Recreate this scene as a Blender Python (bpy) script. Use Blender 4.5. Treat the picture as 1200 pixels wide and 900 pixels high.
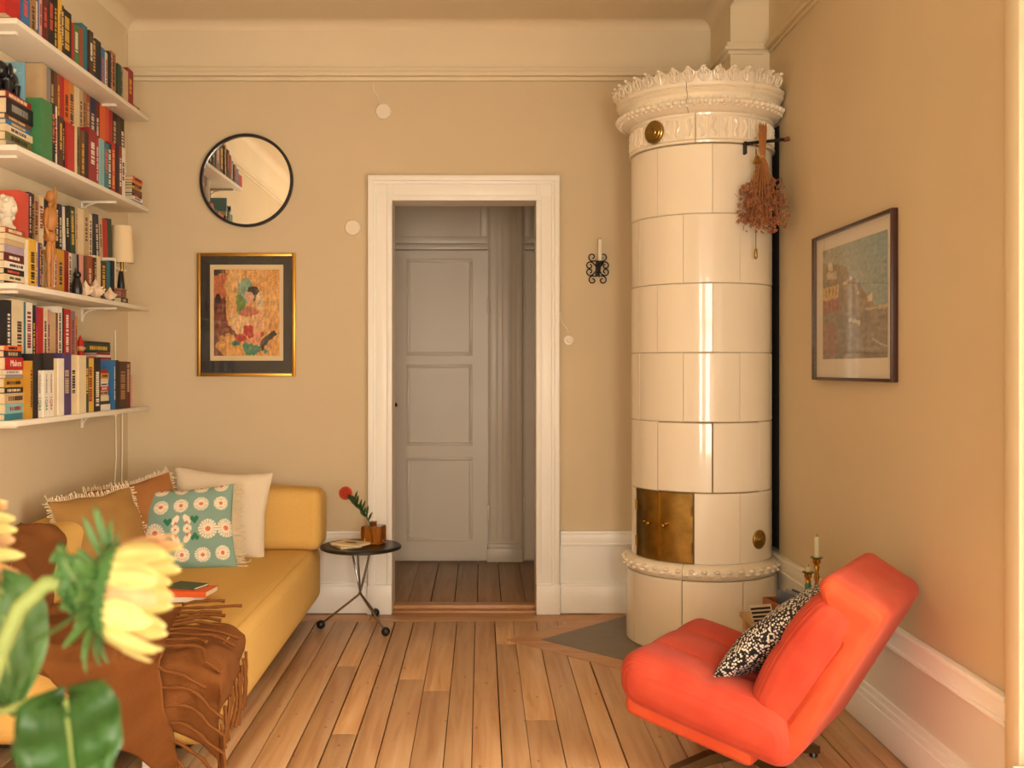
import bpy, bmesh, math, random
from mathutils import Vector, Matrix, noise
for o in list(bpy.data.objects): bpy.data.objects.remove(o, do_unlink=True)
S = bpy.context.scene
C = S.collection
PI = math.pi
rnd = random.Random(7)

def lin(c):
    return tuple((v/12.92 if v <= .04045 else ((v+.055)/1.055)**2.4) for v in c)
def hexc(h):
    return lin(tuple(int(h[i:i+2], 16)/255 for i in (0, 2, 4)))

# ------------------------------------------------------------------ camera, light, exposure
EYE = 1.39                      # camera height; camera stands at x = 0, y = 0 and looks along +y
FPX = 1200.0                    # focal length for a 1200 px wide frame
VX, VY = 564.0, 432.0           # where the line of sight meets the frame (lens shift)
cam_d = bpy.data.cameras.new('camera')
cam = bpy.data.objects.new('camera', cam_d); C.objects.link(cam)
cam.location = (0, 0, EYE); cam.rotation_euler = (PI/2, 0, 0)
cam_d.sensor_width = 36; cam_d.lens = 36*FPX/1200
cam_d.shift_x = (600-VX)/1200; cam_d.shift_y = (VY-450)/1200
cam_d.clip_start = .05
cam_d.dof.use_dof = True; cam_d.dof.focus_distance = 4.9; cam_d.dof.aperture_fstop = 5.0
S.camera = cam

W = bpy.data.worlds.new('daylight'); S.world = W; W.use_nodes = True
wn = W.node_tree.nodes
wn['Background'].inputs[0].default_value = (1.0, .885, .735, 1)
wn['Background'].inputs[1].default_value = 14.0
WINDOWS = [(-.62, .02, .36, 2.45), (.52, 1.40, .36, 2.45)]             # x0, x1, z0, z1 in the wall behind the camera
SIDEWIN = (1.62, 2.72, .32, 2.25)               # y0, y1, z0, z1 of the window in the right wall, just outside the frame
REAR = -1.25
for i, (x0, x1, z0, z1) in enumerate(WINDOWS):
    ld = bpy.data.lights.new('window_portal', 'AREA'); ld.shape = 'RECTANGLE'
    ld.size = x1-x0; ld.size_y = z1-z0; ld.cycles.is_portal = True
    lo = bpy.data.objects.new('window_portal', ld); C.objects.link(lo)
    lo.location = ((x0+x1)/2, REAR-.26, (z0+z1)/2); lo.rotation_euler = (PI/2, 0, 0)
ld = bpy.data.lights.new('window_portal', 'AREA'); ld.shape = 'RECTANGLE'
ld.size = SIDEWIN[1]-SIDEWIN[0]; ld.size_y = SIDEWIN[3]-SIDEWIN[2]; ld.cycles.is_portal = True
lo = bpy.data.objects.new('window_portal', ld); C.objects.link(lo)
lo.location = (1.51+.26, (SIDEWIN[0]+SIDEWIN[1])/2, (SIDEWIN[2]+SIDEWIN[3])/2); lo.rotation_euler = (PI/2, 0, PI/2)
vs = S.view_settings
vs.view_transform = 'Standard'; vs.look = 'None'; vs.gamma = 1; vs.use_curve_mapping = False
vs.exposure = 0.58

# ------------------------------------------------------------------ helpers
def at(px, py, y):
    """pixel of the photograph at distance y -> point of the room"""
    return Vector(((px-VX)*y/FPX, y, EYE-(py-VY)*y/FPX))

def tag(o, label=None, cat=None, group=None, kind=None):
    if label: o['label'] = label
    if cat: o['category'] = cat
    if group: o['group'] = group
    if kind: o['kind'] = kind
    return o
def thing(name, label, cat, loc=(0, 0, 0), rot=(0, 0, 0), group=None, kind=None):
    o = bpy.data.objects.new(name, None); C.objects.link(o)
    o.empty_display_size = .05
    o.location = loc; o.rotation_euler = rot
    return tag(o, label, cat, group, kind)
def mesh_obj(name, me, parent=None, loc=None, rot=None):
    o = bpy.data.objects.new(name, me); C.objects.link(o)
    if parent: o.parent = parent
    if loc: o.location = loc
    if rot: o.rotation_euler = rot
    return o
def to_mesh(bm, name, m, smooth=True, ang=40):
    bmesh.ops.recalc_face_normals(bm, faces=bm.faces[:])
    me = bpy.data.meshes.new(name); bm.to_mesh(me); bm.free()
    if m: me.materials.append(m)
    if smooth and len(me.polygons):
        me.polygons.foreach_set('use_smooth', [True]*len(me.polygons))
        me.set_sharp_from_angle(angle=math.radians(ang))
    return me
def obj(name, bm, m, parent=None, loc=None, rot=None, smooth=True, ang=40, kind=None):
    o = mesh_obj(name, to_mesh(bm, name, m, smooth, ang), parent, loc, rot)
    if kind: o['kind'] = kind
    return o
def bx(bm, x0, x1, y0, y1, z0, z1, bev=0):
    vs_ = [bm.verts.new((x, y, z)) for x in (x0, x1) for y in (y0, y1) for z in (z0, z1)]
    fs = [(0, 1, 3, 2), (4, 6, 7, 5), (0, 4, 5, 1), (2, 3, 7, 6), (0, 2, 6, 4), (1, 5, 7, 3)]
    nf = [bm.faces.new([vs_[i] for i in f]) for f in fs]
    if bev:
        es = list({e for f in nf for e in f.edges})
        bmesh.ops.bevel(bm, geom=es, offset=bev, segments=2, affect='EDGES', profile=.5)
    return vs_
def box_bm(x0, x1, y0, y1, z0, z1, bev=0):
    bm = bmesh.new(); bx(bm, x0, x1, y0, y1, z0, z1, bev); return bm
def boxes(*bs, bev=0):
    bm = bmesh.new()
    for b in bs: bx(bm, *b, bev=bev)
    return bm
def lathe(bm, prof, seg=32, c=(0, 0, 0), cap=True, fn=None):
    rings = []
    for r, z in prof:
        ring = []
        for k in range(seg):
            a = 2*PI*k/seg
            rr = fn(r, z, a) if fn else r
            ring.append(bm.verts.new((c[0]+rr*math.cos(a), c[1]+rr*math.sin(a), c[2]+z)))
        rings.append(ring)
    for i in range(len(rings)-1):
        for k in range(seg):
            bm.faces.new((rings[i][k], rings[i][(k+1) % seg], rings[i+1][(k+1) % seg], rings[i+1][k]))
    if cap:
        bm.faces.new(rings[0][::-1]); bm.faces.new(rings[-1])
    return bm
def tube(bm, pts, r, seg=8, r1=None, cap=True):
    pts = [Vector(p) for p in pts]; n = len(pts); rings = []
    up = Vector((0, 0, 1))
    for i, p in enumerate(pts):
        t = (pts[min(i+1, n-1)]-pts[max(i-1, 0)])
        if t.length < 1e-9: t = Vector((0, 0, 1))
        t.normalize()
        if i == 0:
            ref = up if abs(t.dot(up)) < .9 else Vector((1, 0, 0))
            u = t.cross(ref).normalized()
        else:
            u = (u - t*u.dot(t))
            u = u.normalized() if u.length > 1e-6 else t.orthogonal().normalized()
        v = t.cross(u)
        if callable(r): rr = r(i/(n-1))
        elif r1 is not None: rr = r+(r1-r)*i/(n-1)
        else: rr = r
        rings.append([bm.verts.new(p+(u*math.cos(2*PI*k/seg)+v*math.sin(2*PI*k/seg))*rr) for k in range(seg)])
    for i in range(n-1):
        for k in range(seg):
            bm.faces.new((rings[i][k], rings[i][(k+1) % seg], rings[i+1][(k+1) % seg], rings[i+1][k]))
    if cap:
        bm.faces.new(rings[0][::-1]); bm.faces.new(rings[-1])
    return bm
def bez(p0, p1, p2, p3, n=12):
    p0, p1, p2, p3 = map(Vector, (p0, p1, p2, p3)); out = []
    for i in range(n+1):
        t = i/n; s = 1-t
        out.append(p0*s**3+p1*3*s*s*t+p2*3*s*t*t+p3*t**3)
    return out
def ball(bm, c, r, u=12, v=8, sc=(1, 1, 1)):
    m = Matrix.Translation(Vector(c)) @ Matrix.Diagonal((r*sc[0], r*sc[1], r*sc[2], 1))
    return bmesh.ops.create_uvsphere(bm, u_segments=u, v_segments=v, radius=1, matrix=m)
def disc_prism(bm, c, r, axis, h, seg=28, bev=0):
    """round plate: centre c of its base, thickness h along axis"""
    a = Vector(axis).normalized(); u = a.orthogonal().normalized(); v = a.cross(u); c = Vector(c)
    prof = [(r, 0), (r, h-bev), (r-bev, h)] if bev else [(r, 0), (r, h)]
    rings = [[bm.verts.new(c+a*z+(u*math.cos(2*PI*k/seg)+v*math.sin(2*PI*k/seg))*q) for k in range(seg)] for q, z in prof]
    for i in range(len(rings)-1):
        for k in range(seg):
            bm.faces.new((rings[i][k], rings[i][(k+1) % seg], rings[i+1][(k+1) % seg], rings[i+1][k]))
    bm.faces.new(rings[0][::-1]); bm.faces.new(rings[-1]); return bm
def prism(bm, pts, z0, z1):
    lo = [bm.verts.new((p[0], p[1], z0)) for p in pts]; hi = [bm.verts.new((p[0], p[1], z1)) for p in pts]
    n = len(pts)
    bm.faces.new(lo[::-1]); bm.faces.new(hi)
    for i in range(n): bm.faces.new((lo[i], lo[(i+1) % n], hi[(i+1) % n], hi[i]))
    return bm
def rbox(sx, sy, sz, r, n=(12, 12, 8), deform=None):
    """dense rounded box centred on the origin, optionally deformed vertex by vertex"""
    bm = bmesh.new(); hx, hy, hz = sx/2, sy/2, sz/2; cache = {}
    def rp(p):
        q = Vector((max(-hx+r, min(hx-r, p[0])), max(-hy+r, min(hy-r, p[1])), max(-hz+r, min(hz-r, p[2]))))
        d = Vector(p)-q
        v = q+(d.normalized()*r if d.length > 1e-9 else d)
        return deform(v, Vector(p)) if deform else v
    def sp(h, k, m):               # sample more densely in the rounded zone
        t = -1+2*k/m
        return h*math.copysign(abs(t)**.8, t)
    def vert(i, j, k):
        key = (i, j, k)
        if key not in cache: cache[key] = bm.verts.new(rp((sp(hx, i, n[0]), sp(hy, j, n[1]), sp(hz, k, n[2]))))
        return cache[key]
    for i in range(n[0]):
        for j in range(n[1]):
            for k in (0, n[2]): bm.faces.new((vert(i, j, k), vert(i+1, j, k), vert(i+1, j+1, k), vert(i, j+1, k)))
    for i in range(n[0]):
        for k in range(n[2]):
            for j in (0, n[1]): bm.faces.new((vert(i, j, k), vert(i+1, j, k), vert(i+1, j, k+1), vert(i, j, k+1)))
    for j in range(n[1]):
        for k in range(n[2]):
            for i in (0, n[0]): bm.faces.new((vert(i, j, k), vert(i, j+1, k), vert(i, j+1, k+1), vert(i, j, k+1)))
    return bm
def text_obj(name, s, size, m, parent, loc, rot, sx=1.0):
    cu = bpy.data.curves.new('lettering', 'FONT'); cu.body = s; cu.size = size
    cu.align_x = 'CENTER'; cu.align_y = 'CENTER'; cu.extrude = .0002; cu.resolution_u = 2
    t = bpy.data.objects.new('lettering', cu); C.objects.link(t)
    me = bpy.data.meshes.new_from_object(t.evaluated_get(bpy.context.evaluated_depsgraph_get()))
    bpy.data.objects.remove(t, do_unlink=True)
    me.materials.clear(); me.materials.append(m)
    o = mesh_obj(name, me, parent, loc, rot); o.scale = (sx, 1, 1)
    return o

# ------------------------------------------------------------------ materials
MATS = {}
class NT:
    def __init__(s, name):
        s.m = bpy.data.materials.new(name); s.m.use_nodes = True; s.t = s.m.node_tree
        s.b = s.t.nodes['Principled BSDF']
    def n(s, kind, **kw):
        nd = s.t.nodes.new('ShaderNode'+kind)
        for k, v in kw.items(): setattr(nd, k, v)
        return nd
    def l(s, a, b): s.t.links.new(a, b)
    def ramp(s, fac, stops):
        r = s.n('ValToRGB'); e = r.color_ramp.elements
        while len(e) < len(stops): e.new(.5)
        for el, (p, c) in zip(e, stops):
            el.position = p; el.color = (*c, 1)
        s.l(fac, r.inputs[0]); return r.outputs[0]
    def coords(s, scale=(1, 1, 1), rand=False, out='Object'):
        tc = s.n('TexCoord'); mp = s.n('Mapping'); mp.inputs['Scale'].default_value = scale
        s.l(tc.outputs[out], mp.inputs['Vector'])
        if rand:
            oi = s.n('ObjectInfo'); ml = s.n('Math', operation='MULTIPLY'); ml.inputs[1].default_value = 37.0
            s.l(oi.outputs['Random'], ml.inputs[0]); s.l(ml.outputs[0], mp.inputs['Location'])
        return mp.outputs[0]
    def bump(s, h, strength=.2, dist=.01):
        b = s.n('Bump'); b.inputs['Strength'].default_value = strength; b.inputs['Distance'].default_value = dist
        s.l(h, b.inputs['Height']); s.l(b.outputs[0], s.b.inputs['Normal'])
def mat(name, col, rough=.5, metal=0, bump=0, bscale=60, var=0, vscale=4, coat=0, sheen=0, spec=.5, bdist=.004, crough=.05):
    if name in MATS: return MATS[name]
    k = NT(name); c = hexc(col) if isinstance(col, str) else col
    b = k.b; b.inputs['Base Color'].default_value = (*c, 1)
    b.inputs['Roughness'].default_value = rough; b.inputs['Metallic'].default_value = metal
    b.inputs['Specular IOR Level'].default_value = spec
    b.inputs['Coat Weight'].default_value = coat; b.inputs['Coat Roughness'].default_value = crough
    if sheen: b.inputs['Sheen Weight'].default_value = sheen; b.inputs['Sheen Roughness'].default_value = .5
    if var:
        nz = k.n('TexNoise'); nz.inputs['Scale'].default_value = vscale; nz.inputs['Detail'].default_value = 4
        k.l(k.coords(), nz.inputs['Vector'])
        k.l(k.ramp(nz.outputs['Fac'], [(.3, tuple(v*(1-var) for v in c)), (.7, tuple(min(1, v*(1+var)) for v in c))]), b.inputs['Base Color'])
    if bump:
        nz = k.n('TexNoise'); nz.inputs['Scale'].default_value = bscale; nz.inputs['Detail'].default_value = 3
        k.l(k.coords(), nz.inputs['Vector']); k.bump(nz.outputs['Fac'], bump, bdist)
    MATS[name] = k.m; return k.m
def mat_planks(name, dark, mid, light, rough=.42, axis='y', grime=.0):
    k = NT(name)
    sc = (26, 1.6, 20) if axis == 'y' else (1.6, 26, 20)
    nz = k.n('TexNoise'); nz.inputs['Scale'].default_value = 1; nz.inputs['Detail'].default_value = 6; nz.inputs['Distortion'].default_value = .6
    k.l(k.coords(sc, True), nz.inputs['Vector'])
    col = k.ramp(nz.outputs['Fac'], [(.25, hexc(dark)), (.5, hexc(mid)), (.75, hexc(light))])
    # knots: small dark ovals
    kn = k.n('TexVoronoi'); kn.inputs['Scale'].default_value = 1; kn.inputs['Randomness'].default_value = 1
    k.l(k.coords((16, 7, 3) if axis == 'y' else (7, 16, 3), True), kn.inputs['Vector'])
    kf = k.ramp(kn.outputs['Distance'], [(.0, (.55, .55, .55)), (.07, (.4, .4, .4)), (.12, (0, 0, 0))])
    mx = k.n('MixRGB'); mx.blend_type = 'MIX'; k.l(kf, mx.inputs[0]); k.l(col, mx.inputs[1]); mx.inputs[2].default_value = (*hexc('5e3418'), 1)
    # scratches across the boards
    s2 = k.n('TexNoise'); s2.inputs['Scale'].default_value = 1; s2.inputs['Detail'].default_value = 3
    k.l(k.coords((9, 60, 3) if axis == 'y' else (60, 9, 3), True), s2.inputs['Vector'])
    sf = k.ramp(s2.outputs['Fac'], [(.66, (0, 0, 0)), (.74, (.35, .35, .35))])
    m2 = k.n('MixRGB'); k.l(sf, m2.inputs[0]); k.l(mx.outputs[0], m2.inputs[1]); m2.inputs[2].default_value = (*hexc(dark), 1)
    oi = k.n('ObjectInfo'); hs = k.n('HueSaturation')
    mr = k.n('MapRange'); mr.inputs['To Min'].default_value = .95; mr.inputs['To Max'].default_value = 1.04
    k.l(oi.outputs['Random'], mr.inputs['Value']); k.l(mr.outputs[0], hs.inputs['Value'])
    k.l(m2.outputs[0], hs.inputs['Color']); k.l(hs.outputs[0], k.b.inputs['Base Color'])
    k.b.inputs['Roughness'].default_value = rough
    k.bump(nz.outputs['Fac'], .12, .003)
    MATS[name] = k.m; return k.m
def mat_paint(name, col, rough=.6, bump=.05, mott=.03):
    return mat(name, col, rough, bump=bump, bscale=9, bdist=.004, var=mott, vscale=1.6)
def mat_weave(name, col, col2, scale=420, rough=.9, bump=.35, sheen=0):
    k = NT(name); cc = k.coords((scale, scale, scale))
    ch = k.n('TexVoronoi'); ch.inputs['Scale'].default_value = 1; ch.inputs['Randomness'].default_value = .6
    k.l(cc, ch.inputs['Vector'])
    k.l(k.ramp(ch.outputs['Distance'], [(.2, hexc(col)), (.8, hexc(col2))]), k.b.inputs['Base Color'])
    k.b.inputs['Roughness'].default_value = rough; k.b.inputs['Specular IOR Level'].default_value = .2
    k.b.inputs['Sheen Weight'].default_value = sheen
    k.bump(ch.outputs['Distance'], bump, .002)
    MATS[name] = k.m; return k.m
def mat_cord(name, col, col2):
    """corduroy: fine ribs along the local z / y of the cushion"""
    k = NT(name); cc = k.coords((1, 1, 1))
    wv = k.n('TexWave', wave_type='BANDS', bands_direction='X'); wv.inputs['Scale'].default_value = 30; wv.inputs['Distortion'].default_value = .25
    wv.inputs['Detail'].default_value = 1
    k.l(cc, wv.inputs['Vector'])
    nz = k.n('TexNoise'); nz.inputs['Scale'].default_value = 9; nz.inputs['Detail'].default_value = 5; k.l(cc, nz.inputs['Vector'])
    c1 = k.ramp(nz.outputs['Fac'], [(.3, hexc(col)), (.7, hexc(col2))])
    k.l(c1, k.b.inputs['Base Color'])
    k.b.inputs['Roughness'].default_value = .85; k.b.inputs['Specular IOR Level'].default_value = .2
    k.b.inputs['Sheen Weight'].default_value = .08; k.b.inputs['Sheen Roughness'].default_value = .4
    k.bump(wv.outputs['Fac'], .5, .003)
    MATS[name] = k.m; return k.m
def mat_attr(name, rough=.7, coat=0, bump=0):
    """print: colours come from the 'print' colour attribute of the mesh"""
    k = NT(name); a = k.n('VertexColor'); a.layer_name = 'print'
    k.l(a.outputs[0], k.b.inputs['Base Color']); k.b.inputs['Roughness'].default_value = rough
    k.b.inputs['Coat Weight'].default_value = coat
    if bump:
        nz = k.n('TexNoise'); nz.inputs['Scale'].default_value = 500; k.l(k.coords(), nz.inputs['Vector']); k.bump(nz.outputs['Fac'], bump, .002)
    MATS[name] = k.m; return k.m
def mat_glass_pane(name, tint=(1, 1, 1)):
    k = NT(name); t = k.n('BsdfTransparent'); t.inputs[0].default_value = (*tint, 1); g = k.n('BsdfGlossy'); g.inputs['Roughness'].default_value = .02
    f = k.n('LayerWeight'); f.inputs['Blend'].default_value = .5; pw = k.n('Math', operation='POWER'); pw.inputs[1].default_value = 5
    k.l(f.outputs['Facing'], pw.inputs[0]); ml = k.n('Math', operation='MULTIPLY_ADD'); ml.inputs[1].default_value = .5; ml.inputs[2].default_value = .025
    k.l(pw.outputs[0], ml.inputs[0]); mx = k.n('MixShader')
    k.l(ml.outputs[0], mx.inputs[0]); k.l(t.outputs[0], mx.inputs[1]); k.l(g.outputs[0], mx.inputs[2])
    k.l(mx.outputs[0], k.t.nodes['Material Output'].inputs[0])
    MATS[name] = k.m; return k.m
def mat_dots(name):
    k = NT(name); vo = k.n('TexVoronoi'); vo.inputs['Scale'].default_value = 105; vo.inputs['Randomness'].default_value = .75
    k.l(k.coords(), vo.inputs['Vector'])
    k.l(k.ramp(vo.outputs['Distance'], [(.40, hexc('f2ece0')), (.47, hexc('17171c'))]), k.b.inputs['Base Color'])
    k.b.inputs['Roughness'].default_value = .85; MATS[name] = k.m; return k.m
def mat_glaze(name, col):
    k = NT(name); b = k.b; c = hexc(col)
    oi = k.n('ObjectInfo'); hs = k.n('HueSaturation'); hs.inputs['Color'].default_value = (*c, 1)
    mr = k.n('MapRange'); mr.inputs['To Min'].default_value = .95; mr.inputs['To Max'].default_value = 1.03
    k.l(oi.outputs['Random'], mr.inputs['Value']); k.l(mr.outputs[0], hs.inputs['Value']); k.l(hs.outputs[0], b.inputs['Base Color'])
    b.inputs['Roughness'].default_value = .32; b.inputs['Coat Weight'].default_value = .8; b.inputs['Coat Roughness'].default_value = .06
    nz = k.n('TexNoise'); nz.inputs['Scale'].default_value = 7; nz.inputs['Detail'].default_value = 2
    k.l(k.coords((1, 1, 1), True), nz.inputs['Vector']); k.bump(nz.outputs['Fac'], .05, .012)
    nd = [n for n in k.t.nodes if n.type == 'BUMP'][0]
    k.l(nd.outputs[0], b.inputs['Coat Normal'])
    MATS[name] = k.m; return k.m

M_wall = mat_paint('wall_paint_beige', 'd3c19f', .75)
M_cream = mat_paint('cornice_cream', 'e2d3b4', .75)
M_ceil = mat_paint('ceiling_cream', 'e0d0b2', .8)
M_white = mat_paint('woodwork_white', 'f3f0e8', .38, bump=.03, mott=.015)
M_hallpaint = mat_paint('hall_woodwork', 'ebe0ce', .34, bump=.06, mott=.03)
M_floor = mat_planks('pine_boards', 'bd8658', 'd4a878', 'e0bc92')
M_floorx = mat_planks('pine_boards_across', 'b07848', 'c69364', 'd2a676', axis='x')
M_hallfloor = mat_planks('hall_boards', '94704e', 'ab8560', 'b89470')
M_gap = mat('floor_gap', '1d140d', .95)
M_slate = mat('slate', '7d7468', .5, bump=.15, bscale=40, var=.08, vscale=9)
M_tile = mat_glaze('cream_glaze', 'f3e8d2')
M_joint = mat('tile_joint', '8a7252', .9)
M_brass = mat('old_brass', 'a0854a', .28, 1, bump=.05, bscale=30, var=.3, vscale=14)
M_brass_b = mat('bright_brass', 'b98d3e', .25, 1)
M_iron = mat('black_iron', '17140f', .55, .3)
M_black = mat('black_lacquer', '151517', .35)
M_chrome = mat('chrome', 'a9a9ac', .2, 1)
M_gold = mat('gold_leaf', 'c99a45', .32, 1, bump=.05, bscale=40)
M_wax = mat('candle_wax', 'eee6d2', .5)
M_plastic = mat('white_plastic', 'e8dcc6', .4)
M_page = mat('paper_pages', 'd9c7a2', .9, bump=.2, bscale=300)
M_glass = mat_glass_pane('picture_glass')
M_wglass = mat_glass_pane('window_glass')
# ------------------------------------------------------------------ the room
XL, XR, YB, ZC = -2.01, 1.51, 5.825, 3.36      # left wall, right wall, back wall, ceiling
HY = 7.41                                       # far wall of the hall
DX0, DX1, DZ = (460-VX)/206, (628-VX)/206, EYE+(432-236)/206   # door opening in the back wall
T = .17                                         # thickness of the back wall
def struct(name, bm, m, parent=None, smooth=False, label=None):
    o = obj(name, bm, m, parent, smooth=smooth)
    if not parent: o['kind'] = 'structure'
    if label: o['label'] = label
    return o
def struct_root(name, label=None):
    o = bpy.data.objects.new(name, None); C.objects.link(o); o['kind'] = 'structure'
    if label: o['label'] = label
    return o

# floor: a dark sub-floor, and boards laid one by one
floor = struct('floor', box_bm(XL-.05, XR+.05, REAR-.1, YB+.02, -.06, -.022), M_gap, label='wide pine floorboards worn warm brown')
x = XL+.002; yb = YB-.185
rows = []
while x < XR-.03:
    w = rnd.choice([.100, .108, .112, .118, .124, .110]); w = min(w, XR-.002-x)
    rows.append((x, w)); x += w
for i, (x, w) in enumerate(rows):
    gap = rnd.choice([.0022, .003, .004, .0065, .0035, .005])
    cuts = [REAR]
    if rnd.random() < .5: cuts.append(rnd.uniform(3.4, 5.2))
    if rnd.random() < .5: cuts.append(rnd.uniform(.5, 2.6))
    cuts.append(yb); cuts.sort()
    for a, b in zip(cuts[:-1], cuts[1:]):
        dz = rnd.uniform(-.0012, .0006)
        obj('floorboard', box_bm(x, x+w-gap, a+.001, b-.001, -.022, dz, .0008), M_floor, floor)
for a, b in ((XL+.002, -.62), (-.618, .66), (.662, XR-.002)):
    obj('floorboard', box_bm(a, b-.001, yb+.002, YB-.001, -.022, 0, .0012), M_floorx, floor)
# hearth slab set on the diagonal in front of the stove, with its mitred frame of boards
hc = Vector((.306, 5.245)); d1 = Vector((.7071, .7071)); d2 = Vector((.7071, -.7071))
e1 = (YB-.001-hc.y)/.7071; e2 = .86
hp = [hc, hc+d1*e1, Vector((XR-.002, YB-.001)), Vector((XR-.002, (hc+d2*e2).y+(XR-.002-(hc+d2*e2).x))), hc+d2*e2]
bm = bmesh.new(); prism(bm, hp, -.02, .003)
slab = obj('hearth_slab', bm, M_slate, floor, smooth=False); slab['label'] = 'grey slate slab under the tile stove'
bw = .125; oc = hc+Vector((-bw*1.4142, 0))
bm = bmesh.new(); prism(bm, [oc, hc+Vector((-.001, .001)), hc+d1*(e1)+Vector((-.001, 0)), Vector(((hc+d1*e1).x-bw*1.4142, YB-.001))], -.02, .002)
obj('hearth_frame_board', bm, M_floorx, floor, smooth=False)
bm = bmesh.new(); prism(bm, [hc+Vector((-.001, -.002)), oc+Vector((.001, -.002)), hc+d2*(e2+.0)+Vector((-bw*.7071, -bw*.7071)), hc+d2*e2+Vector((-.001, -.001))], -.02, .002)
obj('hearth_frame_board', bm, M_floorx, floor, smooth=False)
# hall floor
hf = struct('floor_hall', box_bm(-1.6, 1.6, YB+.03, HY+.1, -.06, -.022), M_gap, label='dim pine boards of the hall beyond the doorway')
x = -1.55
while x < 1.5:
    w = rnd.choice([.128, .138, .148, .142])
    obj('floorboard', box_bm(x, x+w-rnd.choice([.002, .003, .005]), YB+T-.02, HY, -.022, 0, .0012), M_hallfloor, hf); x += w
# threshold: two low steps of pine
th = struct_root('trim_1', 'pine threshold in the doorway')
obj('threshold_board', box_bm(DX0, DX1, YB-.002, YB+.06, -.01, .012, .003), M_floorx, th)
obj('threshold_board', box_bm(DX0, DX1, YB+.062, YB+T-.022, -.01, .030, .004), M_floorx, th)

# walls
ZT = ZC+.12
struct('wall_back', boxes((XL-.15, DX0-.02, YB, YB+T, -.06, ZT), (DX1+.02, XR+.15, YB, YB+T, -.06, ZT), (DX0-.02, DX1+.02, YB, YB+T, DZ+.02, ZT)), M_wall, label='beige plaster wall with the doorway')
struct('wall_left', box_bm(XL-.15, XL, REAR-.25, YB, -.06, ZT), M_wall, label='beige plaster wall behind the bookshelves')
WY0, WY1, WZ0, WZ1 = SIDEWIN
struct('wall_right', boxes((XR, XR+.25, REAR-.25, WY0, -.06, ZT), (XR, XR+.25, WY1, YB, -.06, ZT), (XR, XR+.25, WY0, WY1, -.06, WZ0), (XR, XR+.25, WY0, WY1, WZ1, ZT)), M_wall, label='beige plaster wall beside the tile stove')
wr = []
xs = XL
for (x0, x1, z0, z1) in WINDOWS:
    wr += [(xs, x0, REAR-.25, REAR, -.06, ZT), (x0, x1, REAR-.25, REAR, -.06, z0), (x0, x1, REAR-.25, REAR, z1, ZT)]; xs = x1
wr.append((xs, XR, REAR-.25, REAR, -.06, ZT))
struct('wall_rear', boxes(*wr), M_wall, label='window wall facing the doorway')
for i, (x0, x1, z0, z1) in enumerate(WINDOWS):
    w = struct_root('window_%d' % (i+1), 'tall white casement window'); n = 2 if x1-x0 > 1 else 1
    fr = [(x0, x0+.06, REAR-.2, REAR-.13, z0, z1), (x1-.06, x1, REAR-.2, REAR-.13, z0, z1), (x0, x1, REAR-.2, REAR-.13, z0, z0+.07), (x0, x1, REAR-.2, REAR-.13, z1-.07, z1), (x0, x1, REAR-.2, REAR-.13, z1-.62, z1-.55)]
    for k in range(1, n): xm = x0+(x1-x0)*k/n; fr.append((xm-.055, xm+.055, REAR-.2, REAR-.13, z0, z1))
    obj('window_frame', boxes(*fr), M_white, w, smooth=False)
    for k in range(n):
        a = x0+(x1-x0)*k/n; b = x0+(x1-x0)*(k+1)/n
        for (za, zb) in ((z0+.07, z1-.62), (z1-.55, z1-.07)):
            obj('window_pane', box_bm(a+.056, b-.056, REAR-.168, REAR-.164, za, zb), M_wglass, w, smooth=False)
    obj('window_sill', box_bm(x0-.06, x1+.06, REAR-.14, REAR+.1, z0-.03, z0, .004), M_white, w)
struct('ceiling', box_bm(XL-.15, XR+.15, REAR-.25, YB+T, ZC, ZC+.12), M_ceil)
# rounded cove between the walls and the ceiling, and the cream frieze above the picture moulding
def cove(pa, pb, inward, r=.07):
    bm = bmesh.new(); pa, pb, n = Vector(pa), Vector(pb), Vector(inward); ra = []
    for p in (pa, pb):
        ring = [bm.verts.new(p+Vector((0, 0, ZC)))]
        for k in range(9):
            a = PI/2*k/8
            q = p+n*(r-r*math.sin(a)); ring.append(bm.verts.new(q+Vector((0, 0, ZC-r+r*math.cos(a)-.0)) if False else p+n*(r-r*math.cos(a))+Vector((0, 0, ZC-r+r*math.sin(a)))))
        ra.append(ring)
    m = len(ra[0])
    for k in range(m): bm.faces.new((ra[0][k], ra[0][(k+1) % m], ra[1][(k+1) % m], ra[1][k]))
    bm.faces.new(ra[0]); bm.faces.new(ra[1][::-1]); return bm
ZM = 3.035
FL = 1.305; FY = 5.364                        # flue box in the corner above the stove
struct('trim_2', cove((XL, YB, 0), (FL, YB, 0), (0, -1, 0)), M_ceil, smooth=True, label='rounded ceiling cove')
struct('trim_3', cove((XL, REAR, 0), (XL, YB, 0), (1, 0, 0)), M_ceil, smooth=True, label='rounded ceiling cove')
struct('trim_4', cove((XR, REAR, 0), (XR, FY, 0), (-1, 0, 0)), M_ceil, smooth=True, label='rounded ceiling cove')
def moulding(name, boxes_, m, label): return struct(name, boxes(*boxes_, bev=.004), m, smooth=True, label=label)
moulding('trim_5', [(XL, FL, YB-.004, YB, ZM+.06, ZC), (XL, FL, YB-.026, YB, ZM+.034, ZM+.064), (XL, FL, YB-.046, YB, ZM+.010, ZM+.035), (XL, FL, YB-.020, YB, ZM-.012, ZM+.011)], M_cream, 'cream frieze and picture moulding above the doorway')
moulding('trim_6', [(XL, XL+.004, REAR, YB-.036, ZM+.06, ZC), (XL, XL+.022, REAR, YB-.036, ZM+.036, ZM+.062), (XL, XL+.034, REAR, YB-.036, ZM+.018, ZM+.037), (XL, XL+.014, REAR, YB-.036, ZM, ZM+.019)], M_cream, 'cream frieze and picture moulding above the bookshelves')
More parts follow.
